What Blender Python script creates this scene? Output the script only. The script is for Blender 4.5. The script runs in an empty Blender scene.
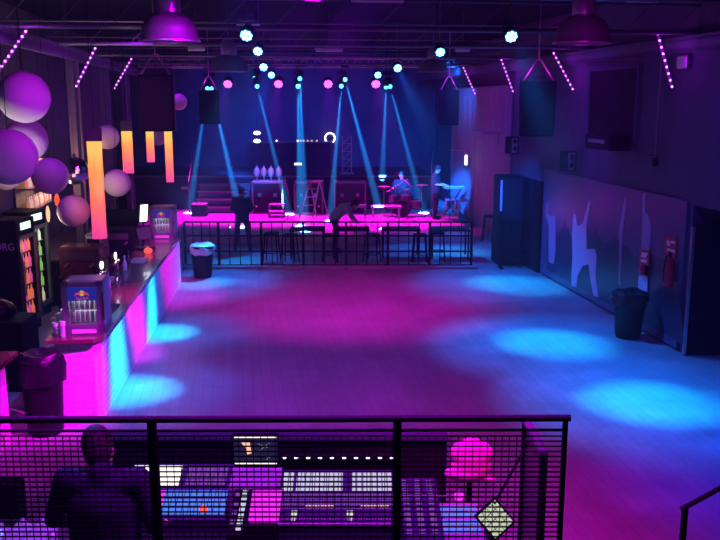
import bpy, bmesh, math, random
from mathutils import Vector, Matrix
R = random.Random(7)
sc = bpy.context.scene
C = sc.collection
# ------------------------------------------------------------------ camera
H = 4.0; F = 850.0; PITCH = math.atan(170/850)
cd = bpy.data.cameras.new('camera'); cam = bpy.data.objects.new('camera', cd); C.objects.link(cam)
cam.location = (0, 0, H); cam.rotation_euler = (math.pi/2-PITCH, 0, 0)
cd.sensor_width = 36; cd.lens = 36*F/720; cd.clip_start = .05; cd.clip_end = 200
sc.camera = cam
sc.view_settings.view_transform = 'Standard'; sc.view_settings.look = 'None'
sc.view_settings.gamma = 1; sc.view_settings.use_curve_mapping = False
sc.view_settings.exposure = 0.0
sc.cycles.sample_clamp_indirect = 3; sc.cycles.sample_clamp_direct = 0
sc.cycles.max_bounces = 5; sc.cycles.volume_bounces = 0
sc.cycles.caustics_reflective = False; sc.cycles.caustics_refractive = False
# ------------------------------------------------------------------ world: thin haze filling the hall
w = bpy.data.worlds.new('world'); sc.world = w; w.use_nodes = True
nt = w.node_tree; nt.nodes.clear()
wo = nt.nodes.new('ShaderNodeOutputWorld'); bg = nt.nodes.new('ShaderNodeBackground')
bg.inputs[0].default_value = (.02, .01, .06, 1); bg.inputs[1].default_value = .3
vs = nt.nodes.new('ShaderNodeVolumeScatter')
vs.inputs['Color'].default_value = (.28, .72, 1, 1); vs.inputs['Density'].default_value = .0036; vs.inputs['Anisotropy'].default_value = .25
nt.links.new(bg.outputs[0], wo.inputs['Surface']); nt.links.new(vs.outputs[0], wo.inputs['Volume'])
# ------------------------------------------------------------------ pixel helpers (used once, to read real positions off the photograph)
cp, sp = math.cos(PITCH), math.sin(PITCH)
def ray(px, py):
    x = (px-360)/F; u = (270-py)/F
    return Vector((x, cp+u*sp, -sp+u*cp))
def G(px, py, z=0.0):
    d = ray(px, py); t = (z-H)/d.z
    return Vector((d.x*t, d.y*t, z))
def A(px, py, Y):
    d = ray(px, py); t = Y/d.y
    return Vector((d.x*t, Y, H+d.z*t))
TA = .144; ANG = math.atan(TA)
def wallx(Y, base): return base-(Y-14)*TA
RB = 5.07; LB = -6.3; BEAML = -5.3
def W(px, py, off=0.0):      # right wall face
    d = ray(px, py); # x = RB-off-(Y-14)*TA
    t = (RB-off+14*TA)/(d.x+TA*d.y)
    return Vector((d.x*t, d.y*t, H+d.z*t))
# ------------------------------------------------------------------ lights
def spot(name, loc, tgt, col, e, ang, blend=.5, size=.04, spec=1.0):
    l = bpy.data.lights.new(name, 'SPOT'); l.color = col; l.energy = e; l.spot_size = math.radians(ang); l.spot_blend = blend
    l.shadow_soft_size = size; l.specular_factor = spec
    o = bpy.data.objects.new(name, l); C.objects.link(o); o.location = loc
    o.rotation_euler = (Vector(tgt)-Vector(loc)).to_track_quat('-Z', 'Y').to_euler(); return o
def point(name, loc, col, e, size=.1):
    l = bpy.data.lights.new(name, 'POINT'); l.color = col; l.energy = e; l.shadow_soft_size = size
    o = bpy.data.objects.new(name, l); C.objects.link(o); o.location = loc; return o
BLUE = (.0, .16, 1.0); CYAN = (.0, .42, 1.0); MAG = (.95, .0, 1.0); PUR = (.42, .0, 1.0)
# lamp table: kind, position, aim, colour, watts, cone.  Their housings are built further down.
RIGHT_PAR = [A(513,36,11.3), A(441,52,15), A(398,68,20.5), A(378,75,24.5)]
LEFT_PAR = [A(245,35,11.3), A(257,51,15), A(263,67,20.5), A(271,75,24.5)]
RIGHT_AIM = [G(648,402), G(550,343), G(512,284), G(455,252)]
LEFT_AIM = [Vector((-3.15,11.35,.3)), Vector((-3.4,14.4,.3)), G(205,283), G(235,262)]
PINK_PAR = [A(227,84,28), A(278,84,28), A(328,84,28), A(376,84,28)]
PINK_AIM = [G(198,217,.2), G(262,219,.2), G(345,222,.2), G(402,221,.2)]
for i in range(4):    # every can throws a bright core and a wide weak skirt
    spot('blue_wash_light', RIGHT_PAR[i], RIGHT_AIM[i], CYAN, [6200,5600,5000,2600][i], 24, 1.0, .08, .6)
    spot('blue_wash_light', RIGHT_PAR[i], RIGHT_AIM[i], BLUE, [3300,3300,2800,2200][i], 54, 1.0, .08, .6)
    spot('blue_wash_light', LEFT_PAR[i], LEFT_AIM[i], CYAN, [9500,9500,3000,1500][i], [19,17,18,18][i], 1.0, .08, .6)
    spot('blue_wash_light', LEFT_PAR[i], LEFT_AIM[i], BLUE, [1300,1300,2200,1500][i], 44, 1.0, .08, .6)
    spot('pink_wash_light', PINK_PAR[i], PINK_AIM[i], (1.0,.0,.8), 3600, 56, 1.0, .1)
for p, t, e, a in [(RIGHT_PAR[2], (3.4,30.5,.4), 65000, 12), (RIGHT_PAR[3], (1.7,30.5,.3), 36000, 9), (RIGHT_PAR[1], (4.1,21.5,1.5), 7000, 16), (LEFT_PAR[3], (-4.6,31,1.4), 80000, 11), (LEFT_PAR[2], (-3.6,30.5,1.0), 60000, 11)]:
    spot('blue_beam_light', p, t, (.0,.13,1), e, a, .8, .06)
BEAMS = [((254,82),(232,227)), ((258,90),(289,214)), ((300,82),(305,231)), ((298,90),(300,226)), ((341,90),(330,221)),
         ((346,83),(384,228)), ((386,90),(381,206)), ((391,90),(424,213)), ((207,92),(189,213)), ((212,92),(243,227))]
BEAM_SRC = []
for a, b in BEAMS:
    s = A(a[0], a[1], 27.5); t = G(b[0], b[1], .2); BEAM_SRC.append((s, t))
    spot('beam_light', s, t, (.04, .38, 1.0), 950000, 4.2, .7, .03)
# added blue fills without fixtures, tinting the back of the stage
for x in (-5.5, -2.5, .5): spot('blue_fill_light', (x, 28.6, 5.3), (x*.9, 33.5, 2.2), (.0,.07,1), 800, 95, 1.0, .1)
spot('blue_fill_light', (3.0, 26.5, 5.3), (2.4, 31.5, 1.5), (.0,.14,1), 2000, 60, 1.0, .1)
# magenta and violet washes hung out of view; booth, rail spots added as fill
WASH = [((.6,7.6,5.45),(-3.62,9.9,.6),MAG,8500,16), ((-.4,9.5,5.5),(-3.5,12.85,.7),MAG,8000,13), ((-.6,12.6,5.5),(-3.8,17.0,.7),MAG,6500,23),
        ((-2.2,5.0,5.5),(-4.3,8.6,.7),MAG,2000,26),
        ((-1.2,9.2,5.5),(-1.2,12.3,0),(.36,.03,1),1400,76), ((-.3,14.0,5.5),(-.2,16.4,0),(1,0,.8),2100,66), ((1.2,3.6,5.5),(1.2,8.3,0),(1,0,.62),1700,50),
        ((.0,4.2,5.6),(-.2,5.9,1),(.5,0,1),1500,70), ((3.6,7.2,5.5),(4.6,8.6,0),(.0,0.02,1),2200,50), ((-.4,3.7,5.7),(-.4,3.0,2.8),(.6,0,1),380,110)]
spot('bar_fill_light', (-5.6,6.4,5.2), (-4.0,7.8,3.6), MAG, 500, 40, 1, .1)  # added magenta spot tinting the ball at the left edge
for p, t, c, e, a in WASH: spot('wash_light', p, t, c, e, a, 1.0, .12)
# added fills on bar and paper balls: violet from the hall, pale from below
for p, t, c, e, a in [((-3.2,8.6,3.0), (-3.7,10.5,1.2), (.6,.35,1), 26, 40), ((-.8,6.6,4.6),(-3.6,9.0,3.6),(.55,.0,1),300,50), ((-1.8,11.0,4.9),(-4.6,14.5,3.2),(.85,.05,.9),330,50), ((-4.0,8.6,2.2),(-3.9,9.2,3.9),(.8,.65,.8),170,120), ((-4.9,13.2,1.9),(-5.0,14.2,3.2),(1,.6,.6),170,120)]:
    spot('bar_fill_light', p, t, c, e, a, 1, .15)
for Y in (10.5, 16, 22):
    spot('violet_wall_light', (wallx(Y,RB)-2.0, Y, 5.2), (wallx(Y,RB), Y+1.5, 1.8), (.14,.0,1), 210, 110, 1, .25)
for Y in (11, 16, 21, 26):
    spot('violet_wall_light', (wallx(Y,BEAML)+1.6, Y, 5.3), (wallx(Y,LB), Y+1.5, 2.2), (.4,.0,1), 110, 110, 1, .25)
# ------------------------------------------------------------------ materials
def mat(name, col, rough=.5, metal=0, noise=0, nscale=20, bump=0, emit=None, es=0, spec=.5, coat=0):
    m = bpy.data.materials.new(name); m.use_nodes = True; n = m.node_tree.nodes; l = m.node_tree.links
    b = n['Principled BSDF']; b.inputs['Base Color'].default_value = (*col, 1); b.inputs['Roughness'].default_value = rough
    b.inputs['Metallic'].default_value = metal; b.inputs['Specular IOR Level'].default_value = spec; b.inputs['Coat Weight'].default_value = coat
    tc = n.new('ShaderNodeTexCoord'); nz = n.new('ShaderNodeTexNoise'); nz.inputs['Scale'].default_value = nscale; nz.inputs['Detail'].default_value = 4
    l.new(tc.outputs['Object'], nz.inputs['Vector'])
    mx = n.new('ShaderNodeMix'); mx.data_type = 'RGBA'
    k = noise or .12
    mx.inputs[6].default_value = (*[c*(1-k) for c in col], 1); mx.inputs[7].default_value = (*[min(1, c*(1+k)) for c in col], 1)
    l.new(nz.outputs['Fac'], mx.inputs[0]); l.new(mx.outputs[2], b.inputs['Base Color'])
    if bump:
        bp = n.new('ShaderNodeBump'); bp.inputs['Strength'].default_value = bump; bp.inputs['Distance'].default_value = .02
        l.new(nz.outputs['Fac'], bp.inputs['Height']); l.new(bp.outputs[0], b.inputs['Normal'])
    if emit:
        b.inputs['Emission Color'].default_value = (*emit, 1); b.inputs['Emission Strength'].default_value = es
        m.cycles.emission_sampling = 'NONE'
    return m
M = {}
M['black'] = mat('black_paint', (.008,.008,.011), .8, 0, .3, spec=.12)
M['black_gloss'] = mat('black_plastic', (.009,.009,.012), .4, spec=.12)
M['bag'] = mat('bin_bag_plastic', (.008,.008,.013), .3, 0, .3, 12, .8, spec=.22)
M['dark'] = mat('dark_grey', (.016,.016,.022), .7, 0, .25, spec=.12)
M['steel'] = mat('dark_steel', (.12,.12,.14), .4, .5)
M['chrome'] = mat('chrome', (.8,.8,.82), .12, 1)
M['alu'] = mat('aluminium', (.55,.55,.58), .35, .8)
M['white'] = mat('white_plastic', (.8,.8,.8), .4)
M['paper'] = mat('white_paper_shade', (.78,.74,.72), .85, 0, .06, 6)
M['wall'] = mat('dark_wall_paint', (.075,.07,.11), .8, 0, .3, 2.0, .2, spec=.12)
M['ceil'] = mat('dark_ceiling_paint', (.008,.008,.015), .95, 0, .4, 1.5, spec=.03)
M['beam'] = mat('painted_beam', (.12,.11,.17), .6, 0, .25, 6, spec=.25)
M['drape'] = mat('dark_drape', (.05,.04,.06), .95, 0, .3, 8, spec=.03)
M['skin'] = mat('skin', (.6,.36,.27), .55)
M['hair'] = mat('dark_hair', (.03,.02,.02), .6, 0, .4, 60, .5)
M['cloth_black'] = mat('black_cloth', (.02,.02,.028), .9, 0, .3, 40)
M['cloth_navy'] = mat('navy_cloth', (.03,.03,.07), .9, 0, .3, 40)
M['cloth_light'] = mat('light_shirt_cloth', (.55,.5,.6), .9, 0, .1, 30)
M['jeans'] = mat('dark_jeans', (.04,.05,.09), .9, 0, .3, 40)
M['wood'] = mat('counter_wood', (.10,.05,.045), .22, 0, .35, 9, 0, coat=.4)
M['red'] = mat('red_paint', (.5,.02,.04), .35)
M['redcloth'] = mat('red_cloth', (.85,.16,.5), .8, 0, .08, 12, .2)
M['glass'] = mat('clear_cup_plastic', (.8,.85,.9), .1, emit=(.6,.4,1), es=.0)
M['plinth'] = mat('grey_plinth', (.3,.28,.32), .6)
M['stagefloor'] = mat('pale_stage_floor', (.62,.6,.62), .4)
M['fridgegrey'] = mat('grey_fridge_paint', (.16,.15,.2), .4)
M['smoke'] = mat('smoky_glass', (.22,.22,.25), .15)
M['batonbody'] = mat('glowing_led_bar_body', (.03,.02,.04), .5, emit=(.35,.0,.8), es=.35)  # faint violet glow painted into the housing, imitating LED spill
M['panelwhite'] = mat('pale_print', (.55,.52,.70), .35)
def em(name, col, s, base=(.02,.02,.02)): return mat(name, base, .5, emit=col, es=s)
M['e_cyan'] = em('cyan_led', (.14,.70,1), 7); M['e_pink'] = em('pink_led', (1,.07,.95), 4.5); M['e_white'] = em('white_led', (.85,.9,1), 3)
M['e_dot'] = em('violet_led', (.85,.22,1), 4); M['e_sign'] = em('lit_sign', (.75,1,.95), 1.3); M['e_screen'] = em('warm_screen', (1,.92,.8), 1.6)
M['e_magenta'] = em('magenta_screen', (.9,.02,.9), 1.1); M['e_blue'] = em('blue_keys', (.05,.25,1), .9); M['e_amber'] = em('amber_keys', (1,.35,.2), 1.5)
M['e_pale'] = em('pale_keys', (.75,.75,1), .75); M['e_dim'] = em('dim_violet_keys', (.35,.1,.7), .5); M['e_red'] = em('red_glow', (1,.08,.03), 1.3)
M['e_warm'] = em('warm_shelf_light', (1,.55,.3), 1.2); M['e_scrdark'] = em('dark_screen', (.01,.02,.05), .6)
M['e_bluelogo'] = em('blue_panel', (.02,.03,.5), .5); M['e_logo_red'] = em('logo_red', (1,.08,.05), .6); M['e_logo_yel'] = em('logo_yellow', (1,.6,.1), .6)
def floor_mat():
    m = bpy.data.materials.new('worn_dance_floor'); m.use_nodes = True; n = m.node_tree.nodes; l = m.node_tree.links; b = n['Principled BSDF']
    tc = n.new('ShaderNodeTexCoord'); mp = n.new('ShaderNodeMapping'); mp.inputs['Rotation'].default_value = (0, 0, -ANG)
    l.new(tc.outputs['Object'], mp.inputs[0])
    br = n.new('ShaderNodeTexBrick'); br.inputs['Scale'].default_value = 1; br.inputs['Brick Width'].default_value = 2.4; br.inputs['Row Height'].default_value = .14
    br.inputs['Mortar Size'].default_value = .006; br.inputs['Color1'].default_value = (.33,.32,.35,1); br.inputs['Color2'].default_value = (.29,.28,.31,1); br.inputs['Mortar'].default_value = (.24,.23,.26,1)
    rot = n.new('ShaderNodeMapping'); rot.inputs['Rotation'].default_value = (0, 0, math.pi/2); l.new(mp.outputs[0], rot.inputs[0]); l.new(rot.outputs[0], br.inputs['Vector'])
    nz = n.new('ShaderNodeTexNoise'); nz.inputs['Scale'].default_value = 1.3; nz.inputs['Detail'].default_value = 8; nz.inputs['Roughness'].default_value = .7
    l.new(mp.outputs[0], nz.inputs['Vector'])
    mx = n.new('ShaderNodeMix'); mx.data_type = 'RGBA'; mx.blend_type = 'MULTIPLY'; mx.inputs[0].default_value = .75
    cr = n.new('ShaderNodeValToRGB'); cr.color_ramp.elements[0].position = .3; cr.color_ramp.elements[0].color = (.45,.45,.45,1); cr.color_ramp.elements[1].position = .7
    l.new(nz.outputs['Fac'], cr.inputs[0]); l.new(br.outputs['Color'], mx.inputs[6]); l.new(cr.outputs[0], mx.inputs[7]); l.new(mx.outputs[2], b.inputs['Base Color'])
    mr = n.new('ShaderNodeMapRange'); mr.inputs[3].default_value = .30; mr.inputs[4].default_value = .52; l.new(nz.outputs['Fac'], mr.inputs[0]); l.new(mr.outputs[0], b.inputs['Roughness'])
    n2 = n.new('ShaderNodeTexNoise'); n2.inputs['Scale'].default_value = 9; n2.inputs['Detail'].default_value = 5; l.new(mp.outputs[0], n2.inputs['Vector'])
    bp = n.new('ShaderNodeBump'); bp.inputs['Strength'].default_value = .25; bp.inputs['Distance'].default_value = .01; l.new(n2.outputs['Fac'], bp.inputs['Height']); l.new(bp.outputs[0], b.inputs['Normal'])
    return m
def brick_mat():
    m = bpy.data.materials.new('white_painted_brick'); m.use_nodes = True; n = m.node_tree.nodes; l = m.node_tree.links; b = n['Principled BSDF']
    tc = n.new('ShaderNodeTexCoord'); sx = n.new('ShaderNodeSeparateXYZ'); cx = n.new('ShaderNodeCombineXYZ'); ad = n.new('ShaderNodeMath'); ad.operation = 'ADD'
    l.new(tc.outputs['Object'], sx.inputs[0]); l.new(sx.outputs[0], ad.inputs[0]); l.new(sx.outputs[1], ad.inputs[1]); l.new(ad.outputs[0], cx.inputs[0]); l.new(sx.outputs[2], cx.inputs[1])
    br = n.new('ShaderNodeTexBrick'); br.inputs['Scale'].default_value = 1; br.inputs['Brick Width'].default_value = .26; br.inputs['Row Height'].default_value = .085; br.inputs['Mortar Size'].default_value = .012
    br.inputs['Color1'].default_value = (.8,.8,.8,1); br.inputs['Color2'].default_value = (.68,.68,.7,1); br.inputs['Mortar'].default_value = (.62,.62,.62,1)
    l.new(cx.outputs[0], br.inputs['Vector']); l.new(br.outputs['Color'], b.inputs['Base Color']); b.inputs['Roughness'].default_value = .7
    bp = n.new('ShaderNodeBump'); bp.inputs['Strength'].default_value = .6; bp.inputs['Distance'].default_value = .02; bp.invert = True
    l.new(br.outputs['Fac'], bp.inputs['Height']); l.new(bp.outputs[0], b.inputs['Normal']); return m
M['floor'] = floor_mat(); M['brick'] = brick_mat()
def lamp_paper():
    m = bpy.data.materials.new('glowing_paper_column'); m.use_nodes = True; n = m.node_tree.nodes; l = m.node_tree.links; b = n['Principled BSDF']
    tc = n.new('ShaderNodeTexCoord'); sx = n.new('ShaderNodeSeparateXYZ'); l.new(tc.outputs['Generated'], sx.inputs[0])
    mp = n.new('ShaderNodeMapping'); mp.inputs['Scale'].default_value = (9, 9, .8); nz = n.new('ShaderNodeTexNoise'); nz.inputs['Scale'].default_value = 2.5
    l.new(tc.outputs['Object'], mp.inputs[0]); l.new(mp.outputs[0], nz.inputs['Vector'])
    ad = n.new('ShaderNodeMath'); ad.operation = 'MULTIPLY_ADD'; ad.inputs[1].default_value = .25; l.new(nz.outputs['Fac'], ad.inputs[0]); l.new(sx.outputs[2], ad.inputs[2])
    cr = n.new('ShaderNodeValToRGB'); e = cr.color_ramp.elements; e[0].position = .1; e[0].color = (.70,.035,.30,1); e[1].position = 1.0; e[1].color = (1,.50,.06,1)
    x = e.new(.5); x.color = (.95,.12,.09,1); x = e.new(.8); x.color = (1,.25,.04,1)
    l.new(ad.outputs[0], cr.inputs[0]); l.new(cr.outputs[0], b.inputs['Emission Color']); b.inputs['Emission Strength'].default_value = 1.15
    b.inputs['Base Color'].default_value = (.25,.12,.08,1); m.cycles.emission_sampling = 'NONE'; return m
M['lamp'] = lamp_paper()
# ------------------------------------------------------------------ mesh builder
class MB:
    def __init__(s): s.v = []; s.f = []
    def add(s, vs, fs):
        o = len(s.v); s.v += [tuple(v) for v in vs]; s.f += [tuple(i+o for i in f) for f in fs]; return s
    def box(s, c, d, rz=0, rx=0, ry=0):
        m = Matrix.Translation(c) @ Matrix.Rotation(rz, 4, 'Z') @ Matrix.Rotation(ry, 4, 'Y') @ Matrix.Rotation(rx, 4, 'X')
        x, y, z = d[0]/2, d[1]/2, d[2]/2
        vs = [m @ Vector((a*x, b*y, e*z)) for a in (-1,1) for b in (-1,1) for e in (-1,1)]
        return s.add(vs, [(0,1,3,2),(4,6,7,5),(0,4,5,1),(2,3,7,6),(0,2,6,4),(1,5,7,3)])
    def bbox(s, c, d, b=.01, rz=0):     # box with bevelled vertical and top edges
        x, y, z = d[0]/2, d[1]/2, d[2]/2
        def ringp(ix, zz):
            return [(-x+ix,-y+ix+b,zz),(-x+ix+b,-y+ix,zz),(x-ix-b,-y+ix,zz),(x-ix,-y+ix+b,zz),(x-ix,y-ix-b,zz),(x-ix-b,y-ix,zz),(-x+ix+b,y-ix,zz),(-x+ix,y-ix-b,zz)]
        rs = [ringp(b*.6,-z), ringp(0,-z+b), ringp(0,z-b), ringp(b*.6,z)]
        m = Matrix.Translation(c) @ Matrix.Rotation(rz, 4, 'Z')
        vs = [m @ Vector(p) for r in rs for p in r]; fs = [tuple(range(7,-1,-1)), tuple(range(24,32))]
        for k in range(3):
            for i in range(8): j = (i+1) % 8; fs.append((k*8+i, k*8+j, k*8+8+j, k*8+8+i))
        return s.add(vs, fs)
    def tube(s, p, q, r, r2=None, n=8):
        p, q = Vector(p), Vector(q); r2 = r if r2 is None else r2
        m = (q-p).to_track_quat('Z', 'Y').to_matrix(); L = (q-p).length; vs = []
        for k, rr in ((0, r), (L, r2)):
            for i in range(n):
                a = 2*math.pi*i/n; vs.append(p + m @ Vector((rr*math.cos(a), rr*math.sin(a), k)))
        return s.add(vs, [(i, (i+1) % n, n+(i+1) % n, n+i) for i in range(n)] + [tuple(range(n-1,-1,-1)), tuple(range(n, 2*n))])
    def path(s, pts, r, n=6):
        for a, b in zip(pts[:-1], pts[1:]): s.tube(a, b, r, n=n)
        return s
    def lathe(s, prof, c=(0,0,0), n=20, mtx=None, close=True):
        c = Vector(c); vs = []
        for r, z in prof:
            for i in range(n):
                a = 2*math.pi*i/n; v = Vector((r*math.cos(a), r*math.sin(a), z)); vs.append(c + (mtx @ v if mtx else v))
        fs = []
        for k in range(len(prof)-1):
            for i in range(n): j = (i+1) % n; fs.append((k*n+i, k*n+j, k*n+n+j, k*n+n+i))
        if close: fs += [tuple(range(n-1,-1,-1)), tuple(range((len(prof)-1)*n, len(prof)*n))]
        return s.add(vs, fs)
    def ball(s, c, r, n=16, sc_=(1,1,1)):
        m = n//2; vs = [Vector(c)+Vector((0,0,-r*sc_[2]))]
        for k in range(1, m):
            t = math.pi*k/m - math.pi/2
            for i in range(n):
                a = 2*math.pi*i/n; vs.append(Vector(c)+Vector((r*sc_[0]*math.cos(t)*math.cos(a), r*sc_[1]*math.cos(t)*math.sin(a), r*sc_[2]*math.sin(t))))
        vs.append(Vector(c)+Vector((0,0,r*sc_[2]))); fs = []
        for i in range(n):
            j = (i+1) % n; fs.append((0, 1+j, 1+i)); e = 1+(m-2)*n; fs.append((e+i, e+j, len(vs)-1))
            for k in range(m-2): fs.append((1+k*n+i, 1+k*n+j, 1+k*n+n+j, 1+k*n+n+i))
        return s.add(vs, fs)
    def prism(s, poly, z0, z1):
        n = len(poly); vs = [(x, y, z0) for x, y in poly]+[(x, y, z1) for x, y in poly]
        return s.add(vs, [tuple(range(n-1,-1,-1)), tuple(range(n, 2*n))]+[(i, (i+1) % n, n+(i+1) % n, n+i) for i in range(n)])
    def slab(s, pts, off):      # planar 3D outline extruded by a vector
        n = len(pts); off = Vector(off); vs = [Vector(p) for p in pts]+[Vector(p)+off for p in pts]
        return s.add(vs, [tuple(range(n-1,-1,-1)), tuple(range(n, 2*n))]+[(i, (i+1) % n, n+(i+1) % n, n+i) for i in range(n)])
    def quad(s, pts): return s.add(pts, [(0,1,2,3)])
    def build(s, name, m, parent=None, smooth=False, loc=None, rz=0):
        me = bpy.data.meshes.new(name); me.from_pydata(s.v, [], s.f); me.update()
        bm = bmesh.new(); bm.from_mesh(me); bmesh.ops.recalc_face_normals(bm, faces=bm.faces); bm.to_mesh(me); bm.free()
        if smooth:
            for p in me.polygons: p.use_smooth = True
            try: me.set_sharp_from_angle(angle=math.radians(40))
            except Exception: pass
        o = bpy.data.objects.new(name, me); C.objects.link(o); me.materials.append(M[m] if isinstance(m, str) else m)
        if parent: o.parent = parent
        if loc is not None: o.location = loc; o.rotation_euler.z = rz
        return o
def tag(o, label, cat, group=None, kind=None):
    o['label'] = label
    if cat: o['category'] = cat
    if group: o['group'] = group
    if kind: o['kind'] = kind
    return o
def thing(name, label, cat, loc=(0,0,0), rz=0, group=None):
    o = bpy.data.objects.new(name, None); C.objects.link(o); o.location = loc; o.rotation_euler = (0,0,rz); o.empty_display_size = .1
    return tag(o, label, cat, group)
def struct(name, mb, m, label=None):
    o = mb.build(name, m); o['kind'] = 'structure'
    if label: o['label'] = label
    return o
def dup(root, loc, rz=None, label=None, group=None):
    r = root.copy(); C.objects.link(r); r.location = loc
    if rz is not None: r.rotation_euler = (0,0,rz)
    if label: r['label'] = label
    if group: r['group'] = group
    for ch in list(root.children):
        c = ch.copy(); C.objects.link(c); c.parent = r
        for g in list(ch.children):
            d = g.copy(); C.objects.link(d); d.parent = c
    return r
def text(body, size, m, parent, mtx, name='lettering', ext=.002):
    cu = bpy.data.curves.new(name, 'FONT'); cu.body = body; cu.size = size; cu.extrude = ext; cu.align_x = 'CENTER'; cu.align_y = 'CENTER'
    o = bpy.data.objects.new('tmp_text', cu); C.objects.link(o); bpy.context.view_layer.update()
    me = bpy.data.meshes.new_from_object(o.evaluated_get(bpy.context.evaluated_depsgraph_get())); bpy.data.objects.remove(o)
    me.materials.clear(); me.materials.append(M[m]); me.transform(mtx)
    t = bpy.data.objects.new(name, me); C.objects.link(t); t.parent = parent; return t
# ================================================================== STRUCTURE
def wallpoly(base, y0, y1, th):   # plan outline of a side wall
    a = (wallx(y0, base), y0); b = (wallx(y1, base), y1); return [a, b, (b[0]+th, b[1]), (a[0]+th, a[1])]
YB = 34.0; ZC = 5.8
struct('floor', MB().prism([(-9,-3),(9,-3),(9,36),(-11,36)], -.2, 0), 'floor')
struct('ceiling', MB().prism([(-9,-3),(9,-3),(9,36),(-11,36)], ZC, ZC+.2), 'ceil')
struct('wall_back', MB().box((-3, YB+.15, ZC/2), (14, .3, ZC)), 'wall')
struct('wall_left', MB().prism(wallpoly(LB, -3, YB, -.3), 0, ZC), 'wall')
DY = 13.15
JY = 22.2; RB2 = RB+.8
wr = MB().prism(wallpoly(RB, DY, JY, .3), 0, ZC); wr.prism(wallpoly(RB2, JY, YB, .3), 0, ZC); wr.prism([(wallx(JY,RB), JY-.2), (wallx(JY,RB2)+.3, JY-.2), (wallx(JY,RB2)+.3, JY), (wallx(JY,RB), JY)], 0, ZC); wr.prism(wallpoly(RB, -3, DY, .3), 2.4, ZC); wr.prism(wallpoly(RB, -3, 8.6, .3), 0, 2.4)
struct('wall_right', wr, 'wall')
# dark recess behind the opening
xr = wallx(DY, RB)
rc = MB().prism([(xr+.3, DY), (xr+3, DY), (xr+3, DY+.15), (xr+.3, DY+.15)], 0, 2.6).prism([(xr+3, 8), (xr+3.15, 8), (xr+3.15, DY+.15), (xr+3, DY+.15)], 0, 2.6)
rc.prism([(xr+.3, 8), (xr+3.2, 8), (xr+3.2, DY+.15), (xr+.3, DY+.15)], 2.6, 2.7)
struct('wall_recess', rc, 'drape')
struct('wall_near', MB().box((-.5, -2.9, ZC/2), (16, .2, ZC)), 'wall')
# mezzanine slab the picture is taken from
struct('floor_mezzanine', MB().box((-1.6, .45, 1.78), (4.85, 5.3, .14)), 'dark')
# windows / boarded panels high on the right wall
def wallrect(mb, y0, y1, z0, z1, t, base=RB, sgn=-1):
    return mb.prism([(wallx(y0,base), y0), (wallx(y1,base), y1), (wallx(y1,base)+sgn*t, y1), (wallx(y0,base)+sgn*t, y0)], z0, z1)
for i, (y0, y1) in enumerate([(9.2,11.6), (15.2,17.2), (19.6,21.4), (20.1,20.2)][:3]):
    o = struct('window_%d' % (i+1), wallrect(MB(), y0, y1, 3.25, 4.55, .04), 'black', 'boarded dark window high on the right wall')
    fr = MB()
    for (a, b, c, d) in ((y0-.06,y1+.06,4.55,4.62),(y0-.06,y1+.06,3.18,3.25),(y0-.06,y0,3.25,4.55),(y1,y1+.06,3.25,4.55)): wallrect(fr, a, b, c, d, .07)
    fr.build('window_frame', 'wall', o)
# cross pipes and long beams
for i, Y in enumerate((8.5, 12.7, 16.6, 20.8, 25)):
    o = MB().tube((-9, Y-.9, 5.02), (7, Y+.9, 5.0), .035).tube((-9, Y-.9, 5.42), (7, Y+.9, 5.4), .018)
    for k in range(20):
        x = -8+k*.75; o.tube((x, Y-.9+(x+9)*.1125, 5.02), (x+.375, Y-.86+(x+9)*.1125, 5.4), .006, n=5)
    struct('beam_cross_%d' % (i+1), o, 'steel', 'lattice beam crossing the hall under the dark ceiling')
def longbeam(base, z, sgn): 
    a = Vector((wallx(6, base), 6, z)); b = Vector((wallx(33, base), 33, z)); o = MB()
    n = Vector((math.cos(ANG), math.sin(ANG), 0))*.09
    for dz in (0, .17): o.slab([a+Vector((0,0,dz)), b+Vector((0,0,dz)), b+Vector((0,0,dz+.07)), a+Vector((0,0,dz+.07))], n)
    o.slab([a+Vector((0,0,.0)), b+Vector((0,0,.0)), b+Vector((0,0,.2)), a+Vector((0,0,.2))], n*.3)
    return o
struct('beam_left', longbeam(BEAML, 4.78, 1), 'beam'); struct('beam_right', longbeam(RB-.16, 4.72, 1), 'beam')
for i, Y in enumerate((18.1, 22.4, 26.6)):
    x = wallx(Y, BEAML)-.1
    struct('column_%d' % (i+1), MB().box((x, Y, 2.4), (.16, .16, 4.8), -ANG).box((x+.13, Y+.02, 2.4), (.04, .04, 4.8), -ANG), 'beam', 'slim steel column carrying the left beam')
# stage
SY = 23.9
sl, sr = wallx(SY, LB), wallx(SY, RB2)-1.2
struct('floor_stage', MB().prism([(-7.2,SY), (sr,SY+.0), (wallx(30,RB2)-.35,30), (wallx(30,RB2)-.35,YB), (-8.4,YB), (-7.2,SY)][:5], 0, .2), 'stagefloor')
struct('floor_rear_stage', MB().prism([(-8.6,29.9), (2.6,29.9), (2.3,33.9), (-8.9,33.9)], .2, 1.4), 'dark')
struct('trim_stage_edge', MB().box((-3.0, 29.86, 1.37), (11.2, .05, .05)), 'steel')
st = MB()
for k in range(4):
    st.box((-4.75, 29.72-.26*k-.0, 1.12-.24*k), (1.75, .3, .04)); st.box((-4.75, 29.84-.26*k, 1.0-.24*k), (1.75, .02, .2))
o = st.build('stage_stair', 'steel'); tag(o, 'wide dark steps with pale edges rising to the rear stage', 'stairs')
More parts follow.
